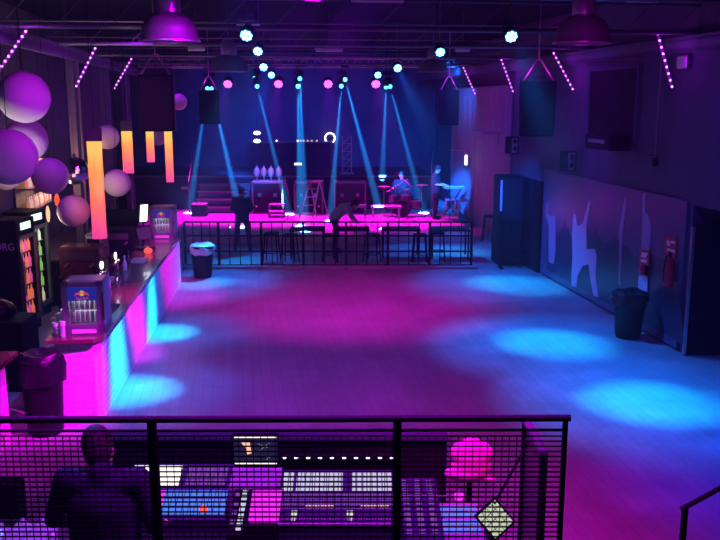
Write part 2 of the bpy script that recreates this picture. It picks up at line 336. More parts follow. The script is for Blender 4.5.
# ================================================================== BAR
bn, bf = Vector((-3.21,10.24,0)), Vector((-3.93,18.5,0)); bd = (bf-bn).normalized(); bnrm = Vector((bd.y,-bd.x,0))  # towards the dance floor
bl = -bnrm
def bp(s, t, z=0): v = bn+bd*s+bl*t; return Vector((v.x, v.y, z))     # s along the bar, t away from the floor
L = (bf-bn).length
bar = thing('bar_counter', 'long bar counter with white brick front beside the dance floor', 'bar counter', bp(L/2,.3))
def loc_(mb, root):      # bring world coordinates into the root's frame
    mb.v = [tuple(Vector(v)-root.location) for v in mb.v]; return mb
def xy(v): return (v.x, v.y)
b_ = MB().prism([xy(bp(-.02,.12)), xy(bp(0,.6)), xy(bp(L,.6)), xy(bp(L,.05)), xy(bp(.06,.05))], 0, 1.05); loc_(b_, bar).build('brick_front', 'brick', bar)
b_ = MB().prism([xy(bp(.05,0)), xy(bp(-.1,.1)), xy(bp(-.12,.68)), xy(bp(L+.05,.66)), xy(bp(L+.05,0))], 1.05, 1.1); loc_(b_, bar).build('counter_top', 'wood', bar)
bar2 = thing('bar_counter', 'short bar counter end behind the black bin, cut by the left edge', 'bar counter', (-4.2,8.1,0))
b_ = MB().prism([(-4.14,9.5),(-4.02,6.2),(-4.7,6.2),(-4.82,9.5)], 0, 1.05); loc_(b_, bar2).build('brick_front', 'brick', bar2)
b_ = MB().prism([(-4.03,9.63),(-3.9,6.1),(-4.72,6.1),(-4.86,9.6)], 1.05, 1.1); loc_(b_, bar2).build('counter_top', 'wood', bar2)
# counter-top fridges
def mini_fridge(label, loc, rz, s=1.0, logo=True):
    t = thing('counter_fridge', label, 'fridge', loc, rz); w, d, h = .5*s, .46*s, .68*s
    b = MB().bbox((0,.03,h-.02), (w,d-.06,.04), .012).box((-w/2+.015,.03,h/2), (.03,d-.06,h)).box((w/2-.015,.03,h/2), (.03,d-.06,h)).box((0,d/2-.02,h/2), (w,.03,h)).box((0,.03,.05), (w,d-.06,.1))
    b.build('cabinet', 'fridgegrey', t)
    f = MB()
    for (c, dd) in (((0,-d/2,h-.03),(w,.05,.06)), ((0,-d/2,.07),(w,.05,.14)), ((-w/2+.04,-d/2,h/2),(.08,.05,h)), ((w/2-.04,-d/2,h/2),(.08,.05,h))): f.box(c, dd)
    dr = f.build('door', 'fridgegrey', t)
    MB().tube((w/2+.005,-d/2-.04,.2), (w/2+.005,-d/2-.04,h-.12), .012).build('handle', 'chrome', dr)
    lp = MB().box((0,-d/2-.012,h-.15), (w-.14,.03,.17)).build('lit_header', 'e_bluelogo', t)
    if logo:
        MB().lathe([(.035,0),(.035,.006)], (0,-d/2-.028,h-.14), 14, Matrix.Rotation(math.pi/2,3,'X')).build('sun_emblem', 'e_logo_yel', lp)
        for sx in (-1, 1):
            MB().ball((sx*.045,-d/2-.034,h-.145), .03, 10, (1,.2,.5)).ball((sx*.02,-d/2-.034,h-.135), .014, 8, (1,.3,1)).tube((sx*.07,-d/2-.034,h-.15),(sx*.085,-d/2-.034,h-.17),.006,n=5).build('bull_emblem', 'e_logo_red', lp)
        text('Red Bull', .045, 'e_logo_red', lp, Matrix.Translation((0,-d/2-.03,h-.205)) @ Matrix.Rotation(math.pi/2,4,'X'))
    MB().box((0,d/2-.05,h/2-.04), (w-.1,.01,h-.25)).build('back_light', 'e_pale' if logo else 'e_screen', t)
    sh = MB()
    for k in range(2): sh.box((0,0,.15+.16*k), (w-.08,d-.12,.008))
    sh.build('shelf', 'alu', t)
    MB().box((0,-d/2-.03,.05), (w*.6,.01,.05)).build('price_strip', 'white', t)
    return t
fr1loc = bp(.36,.25,1.1)
fr1 = mini_fridge('small lit drinks fridge at the near end of the bar', fr1loc, .10)
fr2loc = bp(L-.35,.32,1.1)
fr2 = mini_fridge('small lit drinks fridge at the far end of the bar', fr2loc, .03, 1.0)
can0 = None
def can_things(fl, rz, which):
    global can0
    for row in range(2):
        for i in range(6):
            lp = Vector((-.15+.06*i, -.15, .156+.16*row)); p = Matrix.Rotation(rz,3,'Z') @ lp + fl
            if can0 is None:
                can0 = MB().lathe([(.02,0),(.026,.008),(.026,.115),(.02,.13)], n=10).build('drink_can', 'alu', None, True); o = can0
            else: o = can0.copy(); C.objects.link(o)
            o.location = p; tag(o, 'silver can standing inside the %s drinks fridge on the bar' % which, 'can', 'cans in the %s counter fridge' % which)
can_things(fr1loc, .10, 'nearer'); can_things(fr2loc, .03, 'farther')
for fl in (fr1loc, fr2loc): point('fridge_light', (fl.x+.0, fl.y-.19, fl.z+.50), (.8,.85,1), 3.0, .02)
# cups near the fridge
cup0 = None
for i, (px, py, hgt) in enumerate([(56,334,.14),(59,328,.2),(64.5,328,.26),(63,337,.2),(54,327,.1)]):
    p = G(px, py, 1.1)
    mb = MB()
    n = int(hgt/.03)
    prof = []
    for k in range(n): prof += [(.03,.025*k), (.037,.025*k+.022), (.040,.025*k+.024)]
    prof += [(.04,.025*n+.05)]
    o = mb.lathe(prof, n=14).build('cup_stack', 'glass', None, True); o.location = p
    tag(o, ['short stack','medium stack','tallest stack','second tallest stack','lowest stack'][i]+' of clear plastic cups beside the near fridge', 'cup stack', 'plastic cups on the bar')
# beer tap towers
def tap(label, loc, rz, h=.5):
    t = thing('beer_tap', label, 'beer tap', loc, rz)
    MB().lathe([(.07,0),(.05,.03),(.03,.06),(.028,h*.7),(.04,h*.75),(.0,h*.78)], n=14).build('column', 'chrome', t, True)
    MB().tube((-.16,0,h*.68), (.16,0,h*.68), .03).build('crossbar', 'chrome', t, True)
    for k in (-.12, 0, .12):
        f = MB().tube((k,0,h*.68), (k,-.09,h*.66), .011).tube((k,-.09,h*.66), (k,-.1,h*.5), .01).build('faucet', 'chrome', t)
        MB().tube((k,-.06,h*.7), (k,-.08,h*.98), .01, .018).build('handle', 'black_gloss', f)
    MB().lathe([(.06,0),(.06,.02)], (0,.0,h*.95), 16, Matrix.Rotation(math.pi/2,3,'X')).build('medallion', 'e_white', t)
    MB().box((0,-.15,.012), (.34,.2,.024)).build('drip_tray', 'alu', t)
    return t
tap('chrome beer tap tower with round white badge behind the near fridge', bp(2.3,.45,1.1), -1.6)
tap('chrome beer tap tower nearer the middle of the bar', bp(3.5,.48,1.1), -1.5, .42)
for i, (s, t_) in enumerate([(1.35,.5),(1.6,.55),(1.8,.42),(1.95,.58),(2.9,.5),(3.1,.56),(4.3,.5),(4.8,.52)]):
    p = bp(s, t_, 1.1); o = MB().lathe([(.032,0),(.036,.01),(.036,.12),(.014,.19),(.014,.26),(.0,.262)], n=12).build('bottle', 'chrome' if i % 2 else 'glass', None, True); o.location = p
    tag(o, ('clear' if i % 2 == 0 else 'shiny metal')+' bottle among the clutter along the bar rear edge', 'bottle', 'bottles along the bar top')
for i, (s, t_, c, lab) in enumerate([(1.5,.2,'dark','dark rubber bar mat beside the near fridge'), (5.2,.36,'e_blue','bar mat glowing blue under the lamps toward the far end'), (3.6,.15,'redcloth','reddish bar mat on the middle of the counter')]):
    p = bp(s, t_+.05, 1.106); o = MB().bbox((0,0,0), (.28,.5,.012), .004).build('bar_mat', ['dark','plinth','wood'][i], None, False, p, ANG*.6); tag(o, ['dark rubber bar mat beside the near fridge','pale bar mat lit blue toward the far end of the bar','brown bar mat on the middle of the counter'][i], 'bar mat')
p = bp(6.4,.5,1.1); t = thing('pos_terminal', 'black till with dark slanted screen on the bar', 'till', p, .9)
MB().bbox((0,0,.03), (.3,.3,.06), .01).tube((0,.03,.05), (0,.05,.25), .02).build('stand', 'black_gloss', t)
MB().box((0,0,.33), (.36,.03,.27), 0, -.25).build('screen_housing', 'black_gloss', t); MB().box((0,-.018,.33), (.32,.006,.23), 0, -.25).build('screen', 'e_scrdark', t)
o = MB().ball((0,0,.06), .085, 14, (1,1,.7)).lathe([(.03,.11),(.012,.14)], n=8).build('red_lantern', 'e_red', None, True, bp(5.9,.35,1.1)); tag(o, 'small red glowing lantern on the bar near the till', 'lantern')
# ================================================================== BACK BAR
def tall_fridge(label, y0, y1, scene_cols, emsh):
    x = -5.8-(y0-14.3)*.2; w = y1-y0; d = .65; h = 2.0
    t = thing('tall_cooler', label, 'cooler', (x, (y0+y1)/2, 0), -.10)
    c = MB().box((-d/2,-w/2+.02,h/2), (d,.04,h)).box((-d/2,w/2-.02,h/2), (d,.04,h)).box((-d+.02,0,h/2), (.04,w,h)).box((-d/2,0,h-.13), (d,w,.26)).box((-d/2,0,.1), (d,w,.2))
    c.build('cabinet', 'black', t)
    MB().box((.01,0,h-.12), (.02,w-.32,.12)).build('header_sign', 'e_sign', t)
    f = MB()
    for (cc, dd) in (((.03,-w/2+.035,.97),(.05,.07,1.5)), ((.03,w/2-.035,.97),(.05,.07,1.5)), ((.03,0,1.7),(.05,w,.06)), ((.03,0,.24),(.05,w,.08))): f.box(cc, dd)
    dr = f.build('door', 'steel', t); MB().tube((.08,-w/2+.05,.7), (.08,-w/2+.05,1.3), .012).build('handle', 'alu', dr)
    s = MB()
    for k in range(5): s.box((-.3,0,.25+.29*k), (.5,w-.08,.012))
    s.build('shelf', 'alu', t); MB().box((-d+.05,0,1.0), (.01,w-.1,1.4)).build('back_light', emsh, t)
    return t
M['e_pinkback'] = em('pink_cooler_light', (.9,.2,.35), 1.0); M['e_greenback'] = em('pale_cooler_light', (.5,.7,.45), 1.0)
ca = tall_fridge('tall black drinks cooler nearest the left edge, orange bottles inside', 14.2, 14.85, None, 'e_pinkback')
cb = tall_fridge('tall black drinks cooler, second from the left edge, green bottles inside', 15.25, 15.95, None, 'e_greenback')
text('TUBORG', .17, 'panelwhite', ca, Matrix.Translation((-.38,-.335,1.55)) @ Matrix.Rotation(math.pi/2,4,'X'))
M['b_or'] = mat('orange_bottle', (.9,.3,.1), .2, emit=(1,.25,.12), es=.45); M['b_gr'] = mat('green_bottle', (.2,.6,.15), .2, emit=(.35,.7,.12), es=.45); M['b_pk'] = mat('pink_bottle', (.8,.2,.5), .2, emit=(.9,.12,.5), es=.4); M['b_wh'] = mat('pale_bottle', (.8,.8,.7), .2, emit=(.7,.7,.5), es=.5)  # emission in the bottles imitates shelf and cooler light on them
bott = {}
def bottle(m, loc, label, group, s=1.0):
    if (m, s) not in bott: o = bott[(m, s)] = MB().lathe([(.03*s,0),(.034*s,.01),(.034*s,.14*s),(.013*s,.19*s),(.013*s,.25*s),(0,.252*s)], n=10).build('bottle', m, None, True)
    else: o = bott[(m, s)].copy(); C.objects.link(o)
    o.location = loc; tag(o, label, 'bottle', group); return o
for (root, mats, y0, which) in ((ca, ('b_pk','b_or','b_or'), 0, 'nearest'), (cb, ('b_gr','b_wh','b_gr'), 0, 'second')):
    rm = Matrix.Rotation(root.rotation_euler.z, 3, 'Z')
    for k in range(5):
        for j in range(5):
            p = rm @ Vector((-.08,-.22+.11*j,.256+.29*k)) + root.location
            mm = mats[(k+j) % 3] if k < 3 else mats[(j+k//4) % 2]
            bottle(mm, p, 'bottle standing on a lit shelf of the %s tall cooler' % which, 'bottles in the %s cooler' % which)
    point('cooler_light', root.location+Vector((.25,0,1.5)), (1,.5,.5) if which == 'nearest' else (.7,1,.7), 3, .1)
# lit bottle shelf on the left wall
t = thing('bottle_shelf', 'warmly lit wall shelf of bottles behind the paper balls', 'shelf', (wallx(17.3,LB)+.03, 17.3, 1.9), ANG)
for z in (0, .42): MB().box((.16,0,z), (.3,2.2,.03)).build('shelf_board', 'wood', t)
MB().box((.01,0,.42), (.02,2.3,.95)).build('back_panel', 'wood', t)
MB().box((.05,0,.86), (.05,2.2,.03)).build('light_strip', 'e_warm', t)
for z in (0, .42):
    for j in range(14):
        p = Matrix.Rotation(ANG,3,'Z') @ Vector((.2,-1.0+.15*j,z+.016)) + t.location
        bottle('b_wh' if (j % 3) else 'b_or', p, 'bottle on the warmly lit wall shelf, %s row' % ('upper' if z else 'lower'), 'bottles on the wall shelf', .95)
point('shelf_light', t.location+Vector((.5,0,.7)), (1,.5,.3), 40, .15)
# back bar cabinet run under the shelf and other dark equipment
t = thing('back_bar_cabinet', 'dark low cabinet run along the left wall behind the bar', 'cabinet', (wallx(18.6,LB)+.42, 18.6, 0), ANG)
MB().box((0,0,.45), (.55,4.6,.9)).build('body', 'dark', t); MB().bbox((0,0,.92), (.62,4.7,.05), .01).build('worktop', 'steel', t)
for k in range(5): d_ = MB().box((.29,-1.84+.92*k,.45), (.02,.86,.8)).build('door', 'black', t); MB().box((.31,-1.5+.92*k,.7), (.02,.12,.02)).build('handle', 'alu', d_)
for i, (px, py, w_, h_, Y) in enumerate([(84,262,.75,.55,15.0), (98,260,.35,.5,16.8), (120,246,.7,.5,17.5)]):
    p = A(px, py, Y); lab = ['brown lit box machine below the tallest glowing lamp', 'pale small appliance behind the beer taps', 'wide black coffee machine behind the bar'][i]
    t = thing(['ice_machine','blender_appliance','coffee_machine'][i], lab, 'machine', (p.x, Y, 0))
    MB().box((0,0,.45), (w_+.1,.5,.9)).build('stand', 'dark', t)
    MB().bbox((0,0,.9+h_/2), (w_,.45,h_), .03).build('housing', ['wood','alu','black_gloss'][i], t)
    MB().box((0,-.235,.9+h_*.7), (w_*.7,.02,h_*.25)).build('front_panel', ['steel','dark','steel'][i], t)
    for sx in (-.3, .3): MB().tube((sx*w_,-.22,.9+h_*.45), (sx*w_,-.36,.9+h_*.42), .02).build('spout', 'alu', t)
p = A(120,219,19); t = thing('wall_screen', 'black switched off screen hanging over the bar', 'screen', p)
MB().bbox((0,0,0), (.8,.06,.46), .01).build('housing', 'black', t); MB().box((0,-.035,0), (.75,.01,.41)).build('screen', 'black_gloss', t); MB().tube((0,.03,.2), (0,.05,3.5), .02).build('bracket', 'black', t)
p = A(143,213,17.5); t = thing('menu_light', 'slanted bright white lit panel behind the bar', 'light panel', p, .7)
MB().box((0,0,0), (.24,.06,.42), 0, .2).build('housing', 'black', t); MB().box((0,-.035,0), (.16,.01,.36), 0, .2).build('panel', 'e_white', t); MB().tube((0,.02,-.15), (.02,.04,1.1-p.z), .02).build('stand', 'black', t)
for i, (px, py, hh, ww, m, lab) in enumerate([(57,200,.26,.1,'e_red','oval red glowing lantern beside the low paper ball'), (48,214,.34,.08,'e_warm','narrow warm glowing lamp right of the second cooler')]):
    p = A(px, py, 16.9); o = MB().ball((0,0,0), hh/2, 14, (ww/hh,ww/hh,1)).build('hanging_lantern', m, None, True, p); tag(o, lab, 'lantern'); MB().tube((0,0,hh/2), (0,0,ZC-p.z), .005).build('cord', 'black', o)
# black clutter on the left: machine and bin in the counter gap
p = G(36,345,1.05); t = thing('black_cabinet', 'black low cabinet with covered top behind the bin at left', 'cabinet', (-5.0,11.6,0))
MB().bbox((0,0,.5), (.7,.6,1.0), .02).build('body', 'black', t); MB().ball((-.1,-.02,1.1), .28, 14, (1,.8,.6)).build('cover', 'bag', t, True)
t = thing('trash_bin', 'tall black bin with black bag in the bar gap at left', 'bin', (-3.86,9.86,0))
MB().lathe([(.2,0),(.21,.03),(.25,.9),(.265,.91),(.265,.95),(.24,.95),(.2,.1)], n=22, close=False).build('body', 'black_gloss', t, True)
def bagmesh(r, z, hgt, seed):
    rr = random.Random(seed); mb = MB(); prof = []
    n = 26; m_ = 7; vs = []
    for k in range(m_):
        for i in range(n):
            a = 2*math.pi*i/n; q = 1+.08*math.sin(a*5+k)+rr.uniform(-.05,.05)
            rad = [r*1.06, r*1.09, r*1.02, r*.85, r*.55, r*.3, r*.02][k]; zz = z+[-.28,-.05,.05,.09,.06,.03,.05][k]*hgt+rr.uniform(-.015,.015)
            vs.append((rad*q*math.cos(a), rad*q*math.sin(a), zz))
    fs = [(k*n+i, k*n+(i+1) % n, k*n+n+(i+1) % n, k*n+n+i) for k in range(m_-1) for i in range(n)]
    return mb.add(vs, fs)
bagmesh(.25, .93, 1.0, 3).build('bin_bag', 'bag', t, True)
def binthing(label, loc, s, shiny=False):
    t = thing('trash_bin', label, 'bin', loc)
    MB().lathe([(.2*s,0),(.21*s,.03),(.28*s,.72*s),(.3*s,.73*s),(.3*s,.78*s),(.27*s,.78*s),(.22*s,.06)], n=22, close=False).build('body', 'black_gloss', t, True)
    bagmesh(.28*s, .76*s, .6, 9).build('bin_bag', 'white' if shiny else 'bag', t, True)
    for a in (-1, 1): MB().tube((a*.3*s,-.06,.66*s), (a*.3*s,.06,.66*s), .015).build('handle', 'black_gloss', t)
    return t
g = G(631,337); g.x -= .06; binthing('black round bin against the mural panel at right', g, 1.0)
g = G(203,277); binthing('dark bin with pale shiny bag beside the fence end', g, .95, True)
# ================================================================== PAPER BALLS, LAMPS
BALLS = [((24,97),25,'large pale paper ball, highest at the left edge'), ((26,140),21,'paper ball half hidden between the two largest at left'), ((9,157),27.5,'brightest magenta paper ball at the left edge'),
 ((6,176),14,'paper ball mostly hidden under the brightest one'), ((50,176),18,'magenta paper ball left of the mirror ball'), ((73.5,211),16,'paper ball hanging lowest, left of the tallest lamp'),
 ((107,137),12,'paper ball between the two tallest glowing lamps'), ((117,183),13.5,'plain paper ball hanging below the second lamp'), ((158,137),8.5,'small far paper ball behind the last glowing lamps'), ((179,102),8,'farthest paper ball behind the hanging left speaker')]
shade0 = cord0 = None
for (px, py), r, lab in BALLS:
    Y = 850*.25/r; p = A(px, py, Y)
    t = thing('paper_ball_lantern', lab, 'paper lantern', p, 0, 'round paper lanterns over the bar')
    rb = MB(); n = 28; mm = 24; prof = []
    if shade0 is None:
        for k in range(mm+1):
            a = -math.pi/2+math.pi*k/mm; q = .25*(1+(.012 if k % 2 else 0)); prof.append((max(.02, q*math.cos(a)), .25*math.sin(a)))
        shade0 = MB().lathe(prof, n=n).build('paper_shade', 'paper', t, True)
    else: o = shade0.copy(); C.objects.link(o); o.parent = t
    MB().tube((0,0,.25), (0,0,ZC-p.z), .004, n=5).build('cord', 'black', t)
    if r == 27.5: t.children[0].scale = (.88,.88,.88)
    if r == 25: t.children[0].scale = (1,1,1)
p = A(75,171,14.5); t = thing('mirror_ball', 'violet mirror ball with shiny facets behind the magenta paper ball', 'mirror ball', p)
MB().ball((0,0,0), .235, 26).build('mirror_sphere', mat('mirror_facets', (.75,.6,.95), .12, 1, .3, 40), t); MB().tube((0,0,.22), (0,0,.29), .03).tube((0,0,.25), (0,0,ZC-p.z), .006).build('hanging_chain', 'steel', t)
LAMPS = [((86.5,101.5),(141,238),13.0,'tallest glowing paper column lamp, nearest over the bar'), ((121,132),(131,173),17.0,'second glowing paper column lamp along the bar'), ((145.5,153.5),(131,162),19.5,'short glowing paper column lamp, third along the bar'), ((164,172),(131,182),19.5,'slim glowing paper column lamp, rightmost over the bar')]
for (x0, x1), (y0, y1), Y, lab in LAMPS:
    a = A((x0+x1)/2, y0, Y); b = A((x0+x1)/2, y1, Y); wd = (x1-x0)/850*Y*.98; hh = a.z-b.z
    t = thing('column_lantern', lab, 'hanging lamp', (a.x, Y, b.z), .25, 'glowing column lanterns over the bar')
    mb = MB(); n = 24; vs = []
    for k in range(13):
        for i in range(n):
            an = 2*math.pi*i/n; s4 = (abs(math.cos(an))**4+abs(math.sin(an))**4)**-.25; q = wd/2*s4*.95*(1+.03*math.sin(k*1.7+i))
            vs.append((q*math.cos(an), q*math.sin(an), hh*k/12))
    mb.add(vs, [(k*n+i, k*n+(i+1) % n, k*n+n+(i+1) % n, k*n+n+i) for k in range(12) for i in range(n)]+[tuple(range(n))])
    mb.build('paper_shade', 'lamp', t)
    MB().box((0,0,hh+.1), (wd*1.02,wd*1.02,.2)).build('top_box', 'drape', t)
    MB().tube((0,0,hh+.1), (0,0,ZC-b.z), .005).build('cord', 'black', t)
    point('column_lantern_light', (a.x+.25, Y-.3, (a.z+b.z)/2), (1,.4,.25), 9, .2)
# ================================================================== CEILING EQUIPMENT
def bell(label, loc, r):
    t = thing('bell_pendant', label, 'pendant lamp', loc); k = r/.25
    MB().lathe([(.25*k,0),(.262*k,.0),(.262*k,.012),(.245*k,.03),(.235*k,.10),(.20*k,.19),(.13*k,.235),(.10*k,.24),(.10*k,.25)], n=30, close=False).build('shade', 'alu', t, True)
    MB().lathe([(.095*k,.235),(.1*k,.26),(.1*k,.40),(.07*k,.46),(.0,.47)], n=20).build('ballast', 'alu', t, True)
    MB().tube((0,0,.46*k), (0,0,ZC-loc[2]), .012).build('hanging_rod', 'steel', t)
    MB().lathe([(.02,.05),(.05,.09),(.055,.13),(.03,.22)], n=12).build('bulb', 'glass', t, True); return t
for px, py, wd, lab in [(170,42,59,'large bell pendant lamp at top left'), (582,44,57,'large bell pendant lamp at top right, magenta on one side'), (229,72,40,'bell pendant lamp above the left hanging speaker pair'), (433,72,30,'bell pendant lamp above the far right speaker')]:
    k_ = 1.16 if 100 < px < 500 and px != 170 else 1; Y = .524*850/wd*k_; bell(lab, A(px, py, Y), .25*k_)
point('bell_fill_light', A(600,60,6.6), (.8,0,1), 10, .06); point('bell_fill_light', A(150,50,6.9), (.6,.1,.9), 4, .06)  # added points tinting the unlit bell shades violet
def hang_speaker(label, px, y0, y1, wpx, Y, rz=0):
    a = A(px, y0, Y); b = A(px, y1, Y); w_ = wpx/850*Y; h_ = a.z-b.z
    t = thing('hanging_speaker', label, 'loudspeaker', (a.x, Y, b.z), rz)
    MB().bbox((0,0,h_/2), (w_,.5,h_), .02).build('cabinet', 'black', t)
    MB().box((0,-.256,h_*.5), (w_*.9,.012,h_*.92)).build('grille', 'dark', t)
    fr = MB()
    for sx in (-1, 1):
        fr.tube((sx*w_*.42,0,h_), (sx*.03,0,h_+.35), .012); fr.tube((sx*w_*.42,-.2,h_), (sx*.03,0,h_+.35), .012)
    fr.tube((0,0,h_+.33), (0,0,ZC-b.z), .012); fr.build('rigging', 'alu', t)
    for sx in (-1, 1): MB().box((sx*(w_/2+.012),-.1,h_/2), (.014,.05,h_)).build('side_bracket', 'steel', t)
    return t
hang_speaker('tall black speaker hanging at left over the bar', 156, 75, 131, 33, 14.5, .15)
hang_speaker('black speaker hanging left of the stage lights', 209, 90, 124, 19, 23.0, .1)
hang_speaker('tall black speaker hanging nearest at right, magenta top', 538, 81, 136, 34, 14.5, -.15)
hang_speaker('black speaker hanging far right of the stage lights', 449, 90, 125, 19, 23.0, -.1)
for px, py, Y in ((538,74,14.3),(448,84,22.8),(209,84,22.8)): 
    p = A(px, py-6, Y); point('speaker_top_light', (p.x, p.y, p.z), MAG, 3.2, .05)
# LED batons
def baton(label, a, b):
    a, b = Vector(a), Vector(b); d = b-a; t = thing('led_baton', label, 'LED bar', (a+b)/2, 0, 'violet LED bars along the side walls')
    n = Vector((0,-1,-.25)).normalized()*.02
    MB().tube(-d/2, d/2, .022).build('housing', 'batonbody', t)
    for k in range(9): MB().ball(-d/2*.94+d*.94*k/8+n, .0195, 8).build('led', 'e_dot', t)
    return t
BR = [((657,32),(672,88),14.1,'nearest'),((553,52),(573,90),18.5,'second nearest'),((501,59),(513,92),22.3,'third nearest'),((463,67),(475,94),26.1,'farthest')]
BLs = [((27,30),(-2,72),14.0,'nearest'),((96,47),(76,87),17.9,'middle'),((132,58),(114,89),22.4,'farthest')]
for a, b, Y, w_ in BR:
    baton('tilted bar of violet LEDs on the right wall, %s of four' % w_, A(*a,Y-.35), A(*b,Y-.35)); m = A((a[0]+b[0])/2, (a[1]+b[1])/2, Y-.7); point('baton_light', m, (.5,0,1), 7, .1)
for a, b, Y, w_ in BLs:
    baton('tilted bar of violet LEDs over the bar, %s of three' % w_, A(*a,Y*.88), A(*b,Y*.88)); m = A((a[0]+b[0])/2+6, (a[1]+b[1])/2, Y*.88-.4); point('baton_light', m, (.5,0,1), 8, .1)
# PAR cans / wash lights
def par(label, loc, aim, r, em_, group, face=None):
    loc = Vector(loc); d = (Vector(aim)-loc).normalized()
    cdir = (Vector((0,0,4))-loc).normalized(); ax = (d*.6+cdir*.8).normalized() if face is None else (d*(1-face)+cdir*face).normalized()
    q = ax.to_track_quat('Z', 'Y').to_matrix(); t = thing('par_light', label, 'stage light', loc, 0, group)
    MB().lathe([(r*.5,-r*2.0),(r*.95,-r*1.6),(r*1.1,-.04),(r*1.1,-.02)], n=18, mtx=q).build('housing', 'black', t, True)
    ln = MB()
    for k in range(8):
        an = 2*math.pi*k/8; ln.ball(q @ Vector((r*.68*math.cos(an), r*.68*math.sin(an), .0)), r*.27, 8)
    ln.ball(Vector((0,0,0)), r*(.62 if em_ == 'e_pink' else .36), 10)
    ln.build('lens', em_, t)
    sx = q @ Vector((1,0,0)); y = MB()
    for s in (-1, 1): y.tube(sx*s*r*1.15-ax*r, Vector((sx.x*s*r*1.15, sx.y*s*r*1.15, r*1.6))-ax*r, .012)
    up = Vector((0,0,r*1.6))-ax*r; y.tube(up+sx*r*1.15, up-sx*r*1.15, .012); y.tube(up, (up.x, up.y, ZC-loc.z), .012); y.build('yoke', 'steel', t)
    return t
side = ['nearest to the camera','second from the camera','third from the camera','farthest from the camera']
for i in range(4):
    par('blue wash light of the right row, '+side[i], RIGHT_PAR[i]+Vector((0,.12,0)), RIGHT_AIM[i], [.085,.085,.10,.1][i], 'e_cyan', 'blue wash lights')
    par('blue wash light of the left row, '+side[i], LEFT_PAR[i]+Vector((0,.12,0)), LEFT_AIM[i], [.085,.085,.10,.1][i], 'e_cyan', 'blue wash lights')
    par('magenta wash light over the stage, %s from the left' % ['first','second','third','fourth'][i], PINK_PAR[i]+Vector((0,.15,0)), PINK_AIM[i], .15, 'e_pink', 'magenta wash lights')
M['e_beam'] = em('cyan_lens', (.08,.62,1), 4)
for i, (s, t_) in enumerate(BEAM_SRC):
    d = (t_-s).normalized(); q = d.to_track_quat('Z','Y').to_matrix()
    nm = ['leftmost cluster upper','leftmost cluster lower','centre pair upper','centre pair lower','right of centre lower','right of centre upper','far right pair left','far right pair right','behind the left speaker outer','behind the left speaker inner'][i]
    t = thing('moving_head_light', 'cyan beam moving head light, '+nm, 'stage light', s-d*.12, 0, 'moving head lights on the stage truss')
    MB().lathe([(.06,-.3),(.1,-.25),(.1,-.02),(.085,0)], n=16, mtx=q).build('head', 'black', t, True)
    c_ = (Vector((0,0,4))-s).normalized(); MB().ball(c_*.09, .07, 10).build('lens', 'e_beam', t)
    y = MB(); y.box((0,0,.42), (.24,.2,.1)); 
    for sx in (-1,1): y.box((sx*.12,0,.2), (.02,.06,.4))
    y.tube((0,0,.45), (0,0,ZC-(s-d*.12).z), .012); y.build('yoke', 'black', t)
# lighting truss over stage
tr = MB()
for (dy, dz) in ((0,0),(.25,0),(0,.25),(.25,.25)): tr.tube((-7,27.5+dy,5.02+dz), (3,27.5+dy,5.02+dz), .025)
for k in range(24):
    x = -7+k*.42; tr.tube((x,27.5,5.02), (x+.21,27.5,5.27), .012, n=5).tube((x+.21,27.5,5.27), (x+.42,27.5,5.02), .012, n=5)
o = tr.build('lighting_truss', 'alu'); tag(o, 'horizontal aluminium lighting truss carrying the stage lights', 'truss')
for i, (x0, x1, y_, z) in enumerate([(350,405,1,5.1),(315,343,51,5.0),(455,470,51,5.0),(188,205,50,5.0),(172,203,68,4.9),(625,660,1,5.1)]):
    th = math.atan((270-y_)/F)-PITCH; Y = (z-H)/math.tan(th); a = A(x0, y_, Y); b = A(x1, y_, Y)
    m_ = (a+b)/2; l_ = (b-a).length; t = thing('tube_light', 'unlit ceiling tube light, '+['at the top edge left of centre','above the centre pink lights','above the far right speaker','left of the nearest blue light','above the left far speaker','at the top edge right of centre'][i], 'tube light', m_, .1)
    MB().bbox((0,0,.04), (l_,.12,.05), .01).build('housing', 'alu', t); MB().tube((-l_*.48,0,0), (l_*.48,0,0), .018).build('tube', 'white', t); MB().tube((0,0,.05), (0,0,ZC-z), .006).build('suspension_rod', 'steel', t)
# ceiling projector thing near top centre (248,15)
p = A(248,16,10.5); t = thing('ceiling_bracket', 'dark folded bracket above the nearest left blue light', 'bracket', p)
MB().bbox((0,0,0), (.22,.2,.12), .02).build('body', 'dark', t); MB().tube((-.14,0,-.1), (-.04,0,-.1), .01).tube((.04,0,-.1), (.14,0,-.1), .01).build('clamp_bar', 'alu', t); MB().tube((0,0,.05), (0,0,ZC-p.z), .015).build('rod', 'steel', t)
# ================================================================== RIGHT WALL
mur = thing('mural_panel', 'wide glossy mural board with pale dancer silhouettes on right wall', 'mural', (wallx(16.3,RB), 16.3, 0))
def wq(pts, off, th):   # slab traced on the right wall
    P = [W(x, y, off) for x, y in pts]; n = Vector((-math.cos(ANG), -math.sin(ANG), 0))*th; return MB().slab(P, n)
mb = MB().prism([(wallx(13.25,RB)-.01,13.25),(wallx(19.5,RB)-.01,19.5),(wallx(19.5,RB)-.06,19.5),(wallx(13.25,RB)-.06,13.25)], .05, 2.45)
def local(mb, root):
    mb.v = [tuple(Vector(v)-root.location) for v in mb.v]; return mb
M['mural'] = mat('mural_print', (.085,.07,.15), .3, 0, .45, 1.1); M['mural_dark'] = mat('mural_dark_print', (.025,.025,.055), .3, 0, .4, 2)
local(mb, mur).build('board', 'mural', mur)
fig1 = [(573,257),(572.5,233),(573,226),(574,214),(576,214),(578,226),(583,224),(589,201),(591,200),(591,204),(586.5,226),(587,240),(587,249),(595,249),(597,255),(596,275),(599,297),(594,296),(591,280),(589,264),(583,266),(578,276),(577,287),(572,286),(572,272)]
local(wq(fig1, .058, .012), mur).build('dancer_silhouette', 'panelwhite', mur)
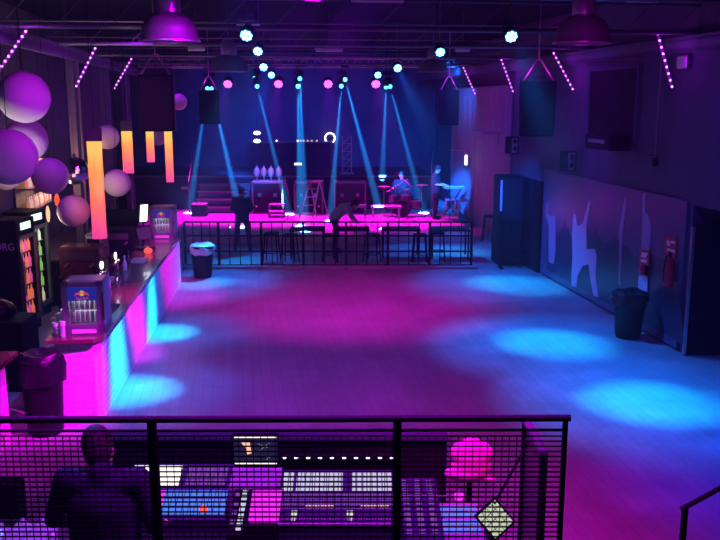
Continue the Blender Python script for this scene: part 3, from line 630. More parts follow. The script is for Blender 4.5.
fig2 = [(549,225),(546,214),(547,203),(549,204),(549,214),(552,217),(555,215),(556,218),(556,235),(556,250),(554,264),(549,262),(549,245)]
local(wq(fig2, .058, .012), mur).build('dancer_silhouette', mat('pink_print', (.4,.2,.38), .35), mur)
fig3 = [(643,198),(644,193),(646,193),(646,212),(650,216),(652,228),(650,250),(645,292),(638,296),(640,270),(642,240),(643,225)]
local(wq(fig3, .058, .012), mur).build('dancer_silhouette', mat('blue_print', (.28,.32,.5), .35), mur)
fig4 = [(625,200),(627,196),(627,208),(624,224),(622,250),(621,285),(619,284),(620,245),(619,232),(622,215)]
local(wq(fig4, .058, .012), mur).build('dancer_silhouette', mat('dim_print', (.26,.26,.42), .35), mur)
crowd = [(547,262)]
r2 = random.Random(4); x = 548
while x < 684: crowd.append((x, 225+(x-548)*.33+r2.choice([0,-12,-5,5]))); x += r2.choice([4,5,7])
crowd += [(684,345),(547,270)]
local(wq(crowd, .0565, .004), mur).build('crowd_silhouette', 'mural_dark', mur)
point('mural_fill_light', (3.0,16.3,3.4), (.30,.10,1), 26, .3)  # unseen violet point light brightening the mural
# poster, signs, extinguisher
t = thing('fire_sign', 'red safety sign with white symbol above the extinguisher', 'sign', W(671,245,.08), ANG)
local(wq([(665,236),(677,238),(676,259),(665,256)], .075, .01), t).build('plate', 'red', t); t.rotation_euler = (0,0,0)
s_ = local(wq([(667,240),(670,240.5),(670,246),(667,245.5)], .086, .004), t); local(wq([(671,240.5),(675,241.5),(675,248),(671,247)], .086, .004), t)
k = wq([(671,240.5),(675,241.5),(675,244),(671,243.3)], .086, .004); local(k, t); s_.add(k.v, k.f); k = wq([(667,248),(675,250),(675,253),(667,251)], .086, .004); local(k, t); s_.add(k.v, k.f); s_.build('symbol', 'white', t)
t = thing('fire_sign', 'red safety sign above the bin and cyan poster', 'sign', W(645,257,.08))
local(wq([(640,249),(650,250),(649,266),(639,264)], .075, .01), t).build('plate', 'red', t)
s_ = local(wq([(642,252),(648,253),(646,258),(641,257)], .086, .004), t); k = wq([(641,259),(647,260),(646,263),(641,262)], .086, .004); local(k, t); s_.add(k.v, k.f); s_.build('symbol', 'white', t)
p = W(643,270,.12); t = thing('alarm_bell', 'small dark red round alarm on the mural board', 'alarm', p)
MB().lathe([(.09,0),(.085,.05),(.04,.07)], n=16, mtx=Matrix.Rotation(-math.pi/2,3,'Y')).build('bell_cover', 'red', t, True); MB().box((.03,0,0), (.04,.16,.16), ANG).build('base', 'black', t)
o = wq([(639,276),(648,277),(647,300),(638,297)], .076, .008); t = thing('poster', 'pale cyan poster behind the bin at right', 'poster', W(643,288,.08)); local(o, t).build('sheet', mat('pale_blue_paper', (.45,.75,.85), .6), t)
p = W(668,287,.20); t = thing('fire_extinguisher', 'red fire extinguisher hanging on the right wall', 'fire extinguisher', p)
MB().lathe([(.05,0),(.075,.02),(.075,.40),(.05,.47),(.025,.49)], n=18).build('cylinder', 'red', t, True); MB().tube((0,0,.48), (0,0,.56), .02).build('valve', 'black', t)
MB().box((-.02,-.03,.57), (.02,.14,.02)).build('handle', 'black_gloss', t); MB().path([(0,0,.54),(-.08,-.04,.5),(-.1,-.03,.25),(-.09,-.02,.1)], .012).build('hose', 'black_gloss', t); MB().box((.09,0,.25), (.03,.1,.3), ANG).build('bracket', 'steel', t)
# door edge at the opening
t = thing('door_leaf', 'open door leaf with pale metal edge at the right opening', 'door', (wallx(13.05,RB)-.02, 13.02, 0))
MB().box((.35,.04,1.06), (.7,.04,2.1)).build('panel', 'black', t); MB().box((-.02,.02,1.05), (.04,.06,2.05)).build('edge_strip', 'alu', t); MB().tube((.55,-.02,1.05), (.62,-.02,1.05), .012).build('handle', 'chrome', t)
t = thing('equipment_cabinet', 'dark cabinet inside the shadowy recess at far right', 'cabinet', (wallx(12.6,RB)+1.1, 12.5, 0)); MB().bbox((0,0,.8), (.7,.5,1.6), .02).build('body', 'dark', t); MB().box((0,-.26,.8), (.62,.02,1.45)).build('door', 'black', t)
# pipe with camera, small wall speakers, AC box
p = W(655,162,.12); t = thing('wall_pipe', 'thin vertical pipe with a small dark fitting on right wall', 'pipe', p)
MB().tube((0,0,.05), (0,0,4.7-p.z), .02).build('pipe', 'steel', t); MB().bbox((0,0,0), (.1,.1,.14), .02).build('fitting', 'black', t); MB().tube((0,.3,.1), (0,-.1,.1), .015).build('arm', 'black', t)
for px, py, lab in [(512,145,'small wall speaker with pale baffle, farther of two'), (568,161,'small wall speaker with pale baffle, nearer of two')]:
    p = W(px, py, .3); t = thing('wall_speaker', lab, 'loudspeaker', p, .5)
    MB().bbox((0,0,0), (.26,.24,.42), .015).build('cabinet', 'black', t); MB().box((-.02,-.125,0), (.16,.01,.36)).build('baffle', 'plinth', t)
    for z in (-.08, .09): MB().lathe([(.055,0),(.03,.02)], (-.02,-.135,z), 14, Matrix.Rotation(math.pi/2,3,'X')).build('driver', 'black', t)
    MB().tube((.05,.1,0), (.3,.2,0), .02).build('bracket', 'steel', t)
p = W(607,142,.35); t = thing('wall_heater', 'long dark box unit bracketed high on right wall', 'heater', p, ANG)
MB().bbox((0,0,0), (.4,1.1,.26), .03).build('housing', 'black', t); MB().box((-.21,0,.02), (.02,.7,.06)).build('vent_slot', 'steel', t)
for y in (-.4,.4): MB().tube((.15,y,0), (.36,y,.1), .015).build('bracket', 'steel', t)
p = W(612,92,.1); o = MB().bbox((0,0,0), (.1,.3,.2), .02).build('junction_box', 'alu', None, False, W(684,62,.06), ANG); tag(o, 'small pale junction box right of nearest wall LED bar', 'junction box')
# ledge shelf at (485,130)
p = W(486,132,.3); t = thing('wall_shelf', 'narrow pale shelf bracket on the far right wall', 'shelf', p, ANG); MB().box((0,0,0), (.5,1.4,.04)).build('board', 'plinth', t); MB().tube((.2,-.5,-.02), (.2,-.5,-.3), .015).build('bracket', 'steel', t)
# dark curtain strip on right wall
def curtain(label, x0, y0, length, rz, z0, z1, m, amp=.05, nf=12):
    t = thing('drape', label, 'curtain', (x0, y0, z0), rz); n = nf*8; pts = [(length*i/n, amp*math.sin(2*math.pi*i/8)) for i in range(n+1)]
    poly = [(a, b) for a, b in pts]+[(a, b+.015) for a, b in reversed(pts)]
    mb = MB(); vs = []; fs = []
    for i, (a, b) in enumerate(pts): vs += [(a,b,0),(a,b,z1-z0),(a,b+.012,z1-z0),(a,b+.012,0)]
    for i in range(n):
        o = i*4
        for k in range(4): fs.append((o+k, o+(k+1) % 4, o+4+(k+1) % 4, o+4+k))
    mb.add(vs, fs).build('cloth', m, t, True); MB().tube((0,0,z1-z0+.01), (length,0,z1-z0+.01), .015).build('rail', 'steel', t); return t
M['curt'] = mat('grey_violet_curtain', (.30,.26,.33), .9, 0, .2, 5)
curtain('tall grey curtain covering the far right wall by the stage', wallx(31.0,RB2)-.12, 31.0, 8.4, -math.pi/2+ANG, .02, 4.4, 'curt', .05, 14)
# tall black cabinet stack
t = thing('speaker_tower', 'tall black speaker stack standing behind the short barrier', 'loudspeaker', (3.66, 20.95, 0), ANG)
MB().bbox((0,0,.55), (.6,.6,1.1), .02).build('lower_cabinet', 'black', t); MB().bbox((0,0,1.65), (.58,.58,1.08), .02).build('upper_cabinet', 'black', t)
MB().box((-.27,-.30,1.72), (.05,.02,.75)).build('edge_strip', 'panelwhite', t)  # pale strip paints the lit left edge of the stack
for z in (.55, 1.65): MB().box((.02,-.305,z), (.5,.01,.95)).build('grille', 'dark', t)
o = struct('door_1', MB().prism([(wallx(19.65,RB)-.02,19.65),(wallx(20.9,RB)-.02,20.9),(wallx(20.9,RB)-.07,20.9),(wallx(19.65,RB)-.07,19.65)], 0, 2.15), 'black', 'black double door at the far end of the mural')
MB().prism([(wallx(20.25,RB)-.07,20.25),(wallx(20.3,RB)-.07,20.3),(wallx(20.3,RB)-.09,20.3),(wallx(20.25,RB)-.09,20.25)], 0, 2.12).build('door_gap', 'dark', o)
# ================================================================== FENCE
def fence(label, x0, x1, Y, posts, hgt, cells):
    t = thing('crowd_fence', label, 'fence', ((x0+x1)/2, Y, 0)); cx = (x0+x1)/2
    MB().box((0,0,hgt), (x1-x0,.05,.04)).build('top_rail', 'black', t)
    for z in (.06, hgt*.36, hgt*.7): MB().box((0,0,z), (x1-x0,.03,.035)).build('rail', 'black', t)
    for i, x in enumerate(posts):
        MB().box((x-cx,0,hgt/2), (.06,.06,hgt)).box((x-cx,.0,.01), (.1,.4,.02)).build('post', 'black', t)
    for i in range(len(posts)-1):
        b = MB()
        for k in range(1, cells): x = posts[i]+(posts[i+1]-posts[i])*k/cells-cx; b.box((x,0,hgt/2), (.022,.022,hgt))
        b.build('bars', 'black', t)
    return t
FY = 20.3
P = [A(x, 222, FY).x for x in (184,218,261,303,346,388,430,472)]
ph = A(300,222,FY).z; fence('long black steel fence dividing dance floor from stage area', P[0], P[-1], FY, P, ph, 4)
P2 = [A(x, 222, 20.3).x for x in (502,541)]; fence('short black barrier panel in front of the speaker stack', P2[0], P2[1], 20.3, P2, ph, 4)
a, b = bp(L+.1,.2), Vector((P[0], FY, 0)); t = thing('gate_panel', 'narrow dark gate between bar end and long fence', 'gate', (a+b)/2, math.atan2((b-a).y, (b-a).x)); l_ = (b-a).length
for z in (.1,.55,1.08): MB().box((0,0,z), (l_,.03,.035)).build('rail', 'steel', t)
for k in range(5): MB().tube((-l_/2+l_*k/4,0,0), (-l_/2+l_*k/4,0,1.1), .015).build('bar', 'steel', t)
struct('trim_fence_curb', MB().box(((P[0]+P[-1])/2, FY+.1, .03), (P[-1]-P[0]+.3, .6, .06)), 'plinth')
# ================================================================== FURNITURE BEHIND FENCE
def table(label, loc, w_, d_, h_, m='black', rz=0, group=None):
    t = thing('table', label, 'table', loc, rz, group); MB().bbox((0,0,h_-.02), (w_,d_,.04), .008).build('tabletop', m, t)
    for sx in (-1,1):
        for sy in (-1,1): MB().box((sx*(w_/2-.04),sy*(d_/2-.04),h_/2-.02), (.04,.04,h_-.04)).build('leg', m, t)
    return t
def stool(label, loc, m='black', h_=.72, rz=0, s=.34, group=None):
    t = thing('bar_stool', label, 'stool', loc, rz, group); MB().bbox((0,0,h_), (s,s,.05), .02).build('seat', m, t)
    for sx in (-1,1):
        for sy in (-1,1): MB().tube((sx*s*.4,sy*s*.4,h_), (sx*s*.55,sy*s*.55,0), .017).build('leg', m, t)
    q = s*.48; MB().path([(-q,-q,.25),(q,-q,.25),(q,q,.25),(-q,q,.25),(-q,-q,.25)], .011).build('footrest', m, t); return t
for px, py, w_, lab in [(306,262,.9,'black table behind the fence left of the bending man'), (351,260,.95,'black table the bending man leans over'), (401,259,1.0,'black table behind the fence right of the bending man'), (452,262,1.0,'black table at the right end behind the fence')]:
    g = G(px, py); table(lab, (g.x, 21.8, 0), w_, .7, .75)
g = G(325,266)
for px, py, lab in [(272,264,'black bar stool left of the tables behind the fence'), (289,268,'black bar stool nearest the third fence post'), (330,266,'black bar stool under the bending man table'), (372,267,'black bar stool between the two middle tables'), (420,267,'black bar stool left of the rightmost table'), (437,262,'black bar stool beside the rightmost table'), (489,243,'black bar stool standing right of the fence'), (499,246,'black bar stool closest to the tall speaker stack')]:
    g = G(px, py-2); stool(lab, (g.x, min(21.2, max(g.y, 20.8)) if px < 480 else g.y, 0), 'black', .72, R.uniform(-.3,.3))
# ================================================================== STAGE CONTENTS
def road_case(label, px0, px1, Y, zt, top='white'):
    a = A(px0, 200, Y).x; b = A(px1, 200, Y).x; w_ = b-a; h_ = zt-.2
    t = thing('road_case', label, 'flight case', ((a+b)/2, Y+.35, .2)); MB().box((0,0,h_/2), (w_-.02,.68,h_-.06)).build('body', 'black', t)
    e = MB()
    for z in (.03, h_-.03): e.box((0,-.345,z), (w_,.02,.05)).box((0,.345,z), (w_,.02,.05))
    for sx in (-1,1):
        for sy in (-1,1): e.box((sx*(w_/2-.02),sy*.335,h_/2), (.05,.04,h_))
    e.build('edge_profile', 'steel', t); MB().box((0,0,h_-.01), (w_,.7,.03)).build('lid', 'alu' if top == 'white' else 'dark', t)  # lid made pale to paint the case top as lit
    for sx in (-.25,.25): MB().box((sx*w_,-.36,h_*.6), (.12,.02,.12)).build('latch', 'chrome', t)
    for sx in (-1,1): MB().box((sx*w_*.36,-.355,h_*.25), (.05,.01,.05)).build('corner_ball', 'chrome', t)
    return t
road_case('black flight case left of centre with pale bottles on top', 252, 283, 28.6, 1.3); road_case('black flight case in the middle behind the ladder', 294, 323, 28.6, 1.3); road_case('black flight case right of centre with bright top', 334, 366, 28.6, 1.3)
for i, px in enumerate((257,264,271,279)):
    p = A(px, 180, 28.9); p.z = 1.32-.0; o = MB().lathe([(.07,0),(.08,.01),(.02,.06),(.02,.12),(.10,.2),(.12,.3),(.08,.4),(.035,.44),(.035,.5)], n=14).build('glass_carafe', 'smoke', None, True, p)
    tag(o, 'pale round-bodied carafe on the left flight case, %s from left' % ['first','second','third','fourth'][i], 'carafe', 'carafes on the left flight case')
g = G(277,217,.2); t = thing('step_unit', 'small stage steps with bright white treads', 'steps', (g.x, g.y, .2))
for k in range(2): MB().box((0,-.1+.3*k,.2+.2*k), (.5,.3,.04)).build('tread', 'white', t)
for sx in (-1,1): MB().box((sx*.25,.05,.2), (.03,.6,.4)).build('side_panel', 'steel', t)
# step ladder
g = G(315,226,.2); t = thing('step_ladder', 'metal step ladder standing open on the stage', 'ladder', (g.x, g.y, .2), .15)
for sx in (-1,1): MB().tube((sx*.22-.35,-.05,0), (sx*.14,0,1.35), .022).build('rail', 'alu', t)
for sx in (-1,1): MB().tube((sx*.2+.3,.12,0), (sx*.14+.02,0.02,1.33), .018).build('rear_leg', 'alu', t)
for k in range(5): f = (k+.6)/5.4; MB().box((-.35*(1-f)+.0,-.06,1.35*f), (.42-.12*f,.1,.025)).build('tread', 'alu', t)
MB().bbox((0,0,1.36), (.42,.25,.04), .01).build('top_platform', 'alu', t)
# white stools / tables on stage
for px, py, w_, hh, lab in [(358,230,.5,.72,'white plastic stool lit magenta beside the bending man'), (386,226,.95,.6,'low white table lit magenta in mid stage')]:
    g = G(px, py, .2); t = thing('white_table' if w_ > .6 else 'white_stool', lab, 'table' if w_ > .6 else 'stool', (g.x, g.y, .2)); MB().bbox((0,0,hh), (w_,.4,.06), .02).build('seat' if w_ < .6 else 'tabletop', 'white', t)
    for sx in (-1,1):
        for sy in (-1,1): MB().box((sx*w_*.42,sy*.15,hh/2), (.05,.05,hh)).build('leg', 'white', t)
for px, py, lab in [(450,216,'pale framed stool under the keyboard'), (463,217,'pale framed stool at the right stage edge')]:
    g = G(px, py, .2); stool(lab, (g.x, g.y, .2), 'alu', .55, 0, .34)
g = G(452,217,.2); t = thing('keyboard', 'grey keyboard on a stand in front of the right musician', 'keyboard', (g.x+.05, g.y+.3, .2))
MB().bbox((0,0,.95), (.75,.32,.08), .015).build('body', 'plinth', t); MB().box((0,-.04,.995), (.68,.16,.012)).build('keys', 'white', t); MB().tube((-.3,-.1,0), (.3,.1,.92), .02).tube((.3,-.1,0), (-.3,.1,.92), .02).build('stand', 'black', t)
for px, py, lab in [(193,215,'small stage box with bright cyan top at far left'),]:
    g = G(200, 216, .2); t = thing('monitor_wedge', lab, 'stage box', (g.x, g.y, .2)); MB().bbox((0,0,.2), (.5,.4,.4), .02).build('body', 'black', t); MB().box((0,0,.41), (.48,.38,.02)).build('top', 'white', t)
def mic_stand(label, loc, h_, ang, bl_=.7):
    t = thing('microphone_stand', label, 'microphone stand', loc, ang)
    for k in range(3): a = k*2.094; MB().tube((0,0,.12), (.3*math.cos(a),.3*math.sin(a),0), .012).build('leg', 'black', t)
    MB().tube((0,0,.1), (0,0,h_), .014).build('pole', 'steel', t); MB().tube((-.25,0,h_-.1), (bl_,0,h_+.3), .01).build('boom', 'steel', t); MB().ball((bl_+.04,0,h_+.32), .035, 10).build('microphone', 'dark', t); return t
for px, py, h_, a, lab in [(408,222,1.2,2.2,'microphone stand crossing in front of the seated musician'), (392,220,1.0,.5,'low microphone stand left of the seated musician'), (431,217,1.9,1.4,'tall microphone stand left of the keyboard player'), (288,222,1.0,1.8,'microphone stand beside the step ladder')]:
    mic_stand(lab, G(px, py, .2), h_, a, .6)
# drums: small dark kit silhouettes
g = G(402,217,.2); t = thing('drum_kit', 'dark drum kit low behind the microphone stands', 'drum kit', (g.x, g.y, .2))
MB().lathe([(.28,-.2),(.28,.2)], (0,0,.3), 20, Matrix.Rotation(math.pi/2,3,'X')).build('bass_drum', 'black_gloss', t, True)
for dx, dz, r_ in ((-.3,.68,.16),(.12,.7,.17),(.45,.5,.2)): MB().lathe([(r_,0),(r_,.22)], (dx,.1,dz-.2), 18).build('drum', 'steel', t, True)
for dx, dz in ((-.6,1.0),(.65,1.05)): MB().lathe([(.02,.03),(.22,0)], (dx,.1,dz), 18, None, False).tube((dx,.1,-.0), (dx,.1,dz+.03), .012).build('cymbal', 'alu', t)
# small vertical truss on rear stage, ring light, ledge, lamps
a = A(347,176,30.6); t = thing('truss_tower', 'short vertical truss tower on the rear stage', 'truss', (a.x, 30.6, 1.4))
mb = MB()
for sx in (-.16,.16):
    for sy in (-.16,.16): mb.tube((sx,sy,0), (sx,sy,1.35), .02)
for k in range(5): mb.tube((-.16,-.16,.27*k), (.16,-.16,.27*k+.27), .01, n=5).tube((-.16,-.16,.27*k), (.16,-.16,.27*k), .01, n=5)
mb.box((0,0,.015), (.5,.5,.03)); mb.build('lattice', 'alu', t)
p = A(330,138,33.6); t = thing('ring_light', 'glowing white ring on the dark back wall', 'ring light', p)
vs = MB(); N = 22
pts = [(.19*math.cos(math.radians(-60+300*i/N)), 0, .19*math.sin(math.radians(-60+300*i/N))) for i in range(N+1)]; vs.path(pts, .035).build('ring_tube', 'e_white', t); MB().box((0,.12,0), (.1,.2,.1)).build('mount', 'black', t)
t = thing('rear_bar', 'dark rear bar ledge with small lights on back wall', 'bar ledge', (A(290,145,33.2).x, 33.4, 0)); zt = A(290,142,33.3).z
MB().box((0,0,(zt+1.4)/2), (3.1,.6,zt-1.4)).build('body', 'dark', t); MB().box((0,-.05,zt), (3.3,.8,.05)).build('ledge', 'steel', t)
for px in (277,298,301,304,308,312,317): MB().ball((A(px,141,33.2).x-t.location.x,-.35,zt+.06), .035, 8).build('light', 'e_warm' if px > 300 else 'e_white', t)
for i, (px, py) in enumerate([(257,133),(257,141)]):
    p = A(px, py, 31); o = MB().ball((0,0,0), .09, 12, (1.5,.8,.8)).build('spot_lamp', 'e_white', None, True, p)
    o.name = 'spot_lamp'; tag(o, 'white glowing lamp near the back wall, %s of the pair' % ('upper' if i == 0 else 'lower'), 'lamp'); MB().tube((0,0.05,0), (0,.15,(5.0-p.z) if i == 0 else .3), .012).build('stem', 'black', o)
for px, py, w_, lab in [(298,164,8,'small lit green-white sign behind the middle flight case'), (185,188,7,'dim small sign on the left rear wall')]:
    p = A(px, py, 29.86 if px < 200 else 33.07); o = MB().box((0,0,0), (w_/850*31,.06,.09)).build('small_sign', 'e_sign' if px > 200 else 'plinth', None, False, p); tag(o, lab, 'sign')
p = A(182,188,29.7)
# rail posts left of the stairs
t = thing('stair_rail', 'thin upright handrail left of the rear stage steps', 'handrail', (-5.75,29.0,.2)); MB().tube((0,.6,1.2), (0,.6,2.1), .02).tube((0,-.5,0), (0,-.5,1.1), .02).tube((0,.6,2.1), (0,-.5,1.1), .02).build('rail', 'steel', t)
# lamp on gooseneck at right (465,160)
p = A(466,160,27.5); t = thing('hanging_panel_light', 'small bright vertical light on an arm by right curtain', 'lamp', p); MB().box((0,0,0), (.08,.05,.32)).build('panel', 'e_white', t); MB().path([(0,0,.18),(-.1,0,.3),(-.5,0,.32)], .015).build('arm', 'alu', t); MB().tube((-.5,.0,.32), (-.5,0,-p.z+.2), .012).build('pole', 'black', t)
# ================================================================== SOUND BOOTH (below and in front of the mezzanine)
struct('floor_booth', MB().box((-.4,5.15,.25), (3.1,1.9,.5)), 'dark')
bx0, bx1 = A(107,450,6.0).x, A(447,450,6.0).x
t = thing('booth_wall', 'dark low front wall of the sound booth', 'booth wall', ((bx0+bx1)/2, 6.05, .5)); MB().box((0,0,.5), (bx1-bx0,.08,1.0)).build('panel', 'black', t); MB().box((0,0,1.01), (bx1-bx0+.02,.14,.03)).build('cap', 'cloth_navy', t)
zl = A(340,459,5.94); sx0, sx1 = A(284,459,5.94).x, A(392,459,5.94).x
t = thing('led_strip', 'row of small white LEDs along the booth wall', 'LED strip', ((sx0+sx1)/2, 5.96, zl.z)); MB().box((0,.02,0), (sx1-sx0+.05,.03,.03)).build('channel', 'black', t)
for k in range(10): MB().ball((-(sx1-sx0)/2+(sx1-sx0)*k/9,-.0,0), .010, 8, (1.6,1,.7)).build('led', 'e_white', t)
t = thing('mixing_desk_table', 'long dark table carrying the consoles in the booth', 'table', (-.75,5.35,.5)); MB().bbox((0,0,.72), (2.05,1.1,.05), .01).build('tabletop', 'dark', t)
for sx in (-.98,-.33,.33,.98):
    for sy in (-.5,.5): MB().box((sx,sy,.35), (.06,.06,.7)).build('leg', 'black', t)
TZ = 1.245
t = thing('side_table', 'small dark side table at the right end of the booth', 'table', (.57,4.85,.5)); MB().bbox((0,0,.72), (.56,.8,.05), .01).build('tabletop', 'dark', t)
for sx in (-.25,.25):
    for sy in (-.37,.37): MB().box((sx,sy,.35), (.05,.05,.7)).build('leg', 'black', t)
# main mixing console: sloped surface spanning px 282-392, y 468-525
def slope_frame(px0, px1, ytop, ybot, ztop, zbot):
    a = G(px0, ytop, ztop); b = G(px1, ytop, ztop); c = G(px0, ybot, zbot); d = G(px1, ybot, zbot)
    x0, x1 = (a.x+c.x)/2, (b.x+d.x)/2; return x0, x1, a.y, c.y
def console(name, label, cat, px0, px1, ytop, ybot, ztop=1.5, zbot=1.34, bodym='steel'):
    x0, x1, yt, yb = slope_frame(px0, px1, ytop, ybot, ztop, zbot); t = thing(name, label, cat, ((x0+x1)/2, (yt+yb)/2, TZ+.0)); w_ = x1-x0
    hw = w_/2; dy = (yt-yb)/2; zt, zb = ztop-TZ, zbot-TZ
    vs = [(-hw,-dy,0),(hw,-dy,0),(hw,dy,0),(-hw,dy,0),(-hw,-dy,zb),(hw,-dy,zb),(hw,dy,zt),(-hw,dy,zt)]
    MB().add(vs, [(3,2,1,0),(4,5,6,7),(0,1,5,4),(1,2,6,5),(2,3,7,6),(3,0,4,7)]).build('body', bodym, t)
    nrm = Vector((0, -(zt-zb), 2*dy)).normalized()
    def S(u, v, off=0.0):   # u across 0..1, v from rear 0 to front 1
        return Vector((-hw+w_*u, dy-2*dy*v, zt+(zb-zt)*v))+nrm*off
    return t, S
def patch(mb, S, u0, u1, v0, v1, th=.006):
    P = [S(u0,v0,.001), S(u1,v0,.001), S(u1,v1,.001), S(u0,v1,.001)]; return mb.slab(P, S(0,0,th)-S(0,0,0))
mix, S = console('mixing_console', 'large sound mixing console with lit channel rows', 'mixing console', 281, 395, 470, 528, bodym='cloth_navy')
for (u0, u1) in ((.12,.54), (.62,.98), (.0,.10)):
    mb = MB(); n = max(2, int((u1-u0)*24))
    for r_ in range(4):
        for i in range(n):
            q = (u1-u0)/n; patch(mb, S, u0+q*(i+.1), u0+q*(i+.9), .04+.09*r_, .11+.09*r_)
    mb.build('channel_display', 'e_pale', mix)
kn = MB()
for r_ in range(5):
    for i in range(44):
        if r_ < 5: kn.lathe([(.006,0),(.005,.012)], S(.02+.96*i/43,.46+.055*r_), 6)
kn.build('knob_rows', 'e_dim', mix)
fd = MB()
for i in range(40): fd.box(S(.03+.94*i/39,.88,.006), (.012,.03,.014)); 
fd.build('faders', 'alu', mix)
for u0, u1 in ((.22,.47),(.70,.95)):
    mb = MB()
    for i in range(9): patch(mb, S, u0+(u1-u0)*i/9, u0+(u1-u0)*(i+.7)/9, .64, .675)
    mb.build('amber_button_row', 'e_amber', mix)
for u0 in (.10, .58):
    mb = MB()
    for r_ in range(2):
        for i in range(2): patch(mb, S, u0+.03*i, u0+.03*i+.022, .73+.1*r_, .80+.1*r_)
    mb.build('selector_buttons', em('pale_green_keys', (.8,.9,.6), .9), mix)
MB().tube(S(0,.98,.02), S(1,.98,.02), .012).build('arm_rest', 'alu', mix)
# lighting console with bright screens
lc, S = console('lighting_console', 'lighting console with two bright warm screens and blue keys', 'lighting console', 128, 230, 464, 520, 1.52, 1.33, 'cloth_navy')
for u0, u1, m_ in ((0,.16,'e_screen'), (.24,.48,'e_screen')): mb = MB(); patch(mb, S, u0, u1, .04, .40); mb.build('screen', m_, lc)
mb = MB()
for i in range(9):
    for r_ in range(3): patch(mb, S, .55+.045*i, .585+.045*i, .06+.12*r_, .15+.12*r_)
mb.build('dim_key_grid', 'e_dim', lc)
mb = MB()
for i in range(11):
    for r_ in range(3): patch(mb, S, .33+.06*i, .38+.06*i, .5+.15*r_, .61+.15*r_)
mb.build('blue_key_grid', 'e_blue', lc)
mb = MB()
for i in range(5):
    for r_ in range(2): patch(mb, S, .08+.06*i, .13+.06*i, .5+.15*r_, .61+.15*r_)
mb.build('pink_key_grid', 'e_magenta', lc); MB().ball(S(.78,.85,.02), .028, 12).build('red_button', 'e_red', lc)
# magenta touch screen
t, S = console('touch_screen', 'bright magenta touch screen left of the mixing console', 'touch screen', 247, 281, 489, 527, 1.47, 1.36, 'black'); mb = MB(); patch(mb, S, .1, .98, .05, .9); mb.build('display', 'e_magenta', t)
t, S = console('control_strip', 'narrow controller with a column of pale keys', 'controller', 231, 246, 489, 535, 1.45, 1.35, 'black')
for k in range(7): mb = MB(); patch(mb, S, .55, .9, .05+.13*k, .13+.13*k); mb.build('pale_key', 'e_pale', t)
for k in range(4): mb = MB(); patch(mb, S, .1, .4, .1+.2*k, .18+.2*k); mb.build('violet_key', 'e_dim', t)
# laptop-like violet box and monitor
t, S = console('rack_drawer', 'violet lit equipment box under the monitor', 'equipment box', 231, 281, 466, 488, 1.52, 1.46, 'plinth')
a = A(256,449,5.75); t = thing('monitor', 'black monitor with bright top and bottom lines in booth', 'monitor', (a.x, 5.75, 1.53)); w_ = 46/850*6.1; zc_ = a.z-1.53
MB().bbox((0,0,zc_), (w_,.04,.235), .006).build('housing', 'black', t); MB().box((0,-.022,zc_), (w_-.02,.006,.21)).build('screen', 'e_scrdark', t)
MB().box((0,-.027,zc_+.1), (w_-.03,.004,.006)).box((0,-.027,zc_-.1), (w_-.03,.004,.006)).build('screen_lines', 'e_screen', t)
MB().slab([(-.10,-.026,zc_+.06),(-.04,-.026,zc_+.06),(-.03,-.026,zc_-.02),(-.06,-.026,zc_-.03),(-.07,-.026,zc_+.02)], (0,-.003,0)).build('orange_graphic', em('orange_graphic', (1,.5,.3), 1.3), t)
MB().tube((.03,-.026,zc_-.0), (.10,-.026,zc_+.06), .0018, n=4).tube((.02,-.026,zc_+.05), (.09,-.026,zc_+.02), .0018, n=4).tube((.08,-.026,zc_-.07), (.1,-.026,zc_-.05), .003, n=4).build('line_graphic', em('green_lines', (.4,.6,.55), .6), t)
MB().box((0,.03,zc_/2-.14), (.06,.03,zc_+.28)).build('stand', 'black', t)
# right end of the booth: equipment box, rounded red seat back, tilted tablet
t, S = console('outboard_rack', 'violet striped effects rack right of the mixing console', 'effects rack', 402, 440, 478, 540, 1.42, 1.34, 'cloth_navy')
mb = MB()
for k in range(3): 
    for r_ in range(10): patch(mb, S, .05+.33*k, .2+.33*k, .05+.09*r_, .10+.09*r_)
mb.build('violet_strips', 'e_dim', t)
t, S = console('laptop', 'open laptop glowing blue violet beside the tilted grid panel', 'laptop', 440, 482, 503, 540, 1.36, 1.31, 'plinth')
mb = MB()
for r_ in range(4):
    for i in range(9): patch(mb, S, .05+.1*i, .12+.1*i, .1+.2*r_, .22+.2*r_)
mb.build('keys', 'e_blue', t)
o = MB().ball((0,0,0), .035, 12).build('round_knob', 'e_magenta', None, True, G(459,496,1.40));  # magenta light on the ball is painted in as emission
o.name = 'foam_ball'; tag(o, 'small magenta lit foam ball left of the tilted grid panel', 'foam ball'); MB().tube((0,0,0), (-.4,.02,-.01), .006).build('arm', 'alu', o)
p = A(471,463,5.55); t = thing('chair_back', 'rounded red padded chair back lit pink at booth right', 'chair', (p.x, 5.55, .5))
zz = p.z-.5; pr = [(-.175,-.10),(-.165,-.04),(-.135,.03)]+[(-.005+.125*math.copysign(abs(math.cos(math.radians(q)))**.7, math.cos(math.radians(q))), .055+.13*math.sin(math.radians(q))**.7) for q in range(170,-1,-17)]+[(.125,-.02),(.13,-.07),(.175,-.10),(.16,-.125),(.08,-.115),(-.02,-.10),(-.12,-.115)]
CH = (t, zz)
MB().tube((0,.05,.4), (0,.05,zz-.05), .02).build('back_post', 'black', t); MB().bbox((0,.2,.45), (.42,.42,.07), .03).build('seat', 'redcloth', t); MB().tube((0,.2,.0), (0,.2,.42), .03).build('pedestal', 'black', t)
point('chair_fill_light', (p.x+.1, 4.6, 3.0), (1,.02,.4), 16, .1)  # added pink point tinting the chair back
p = A(495,519,4.7); t = thing('grid_panel_light', 'diamond tilted pale panel with a black grid', 'light panel', p, .1)
rt = Matrix.Rotation(math.radians(52), 3, 'Y'); rx = Matrix.Rotation(math.radians(-25), 3, 'X')
def tilt(mb): mb.v = [tuple(rx @ (rt @ Vector(v))) for v in mb.v]; return mb
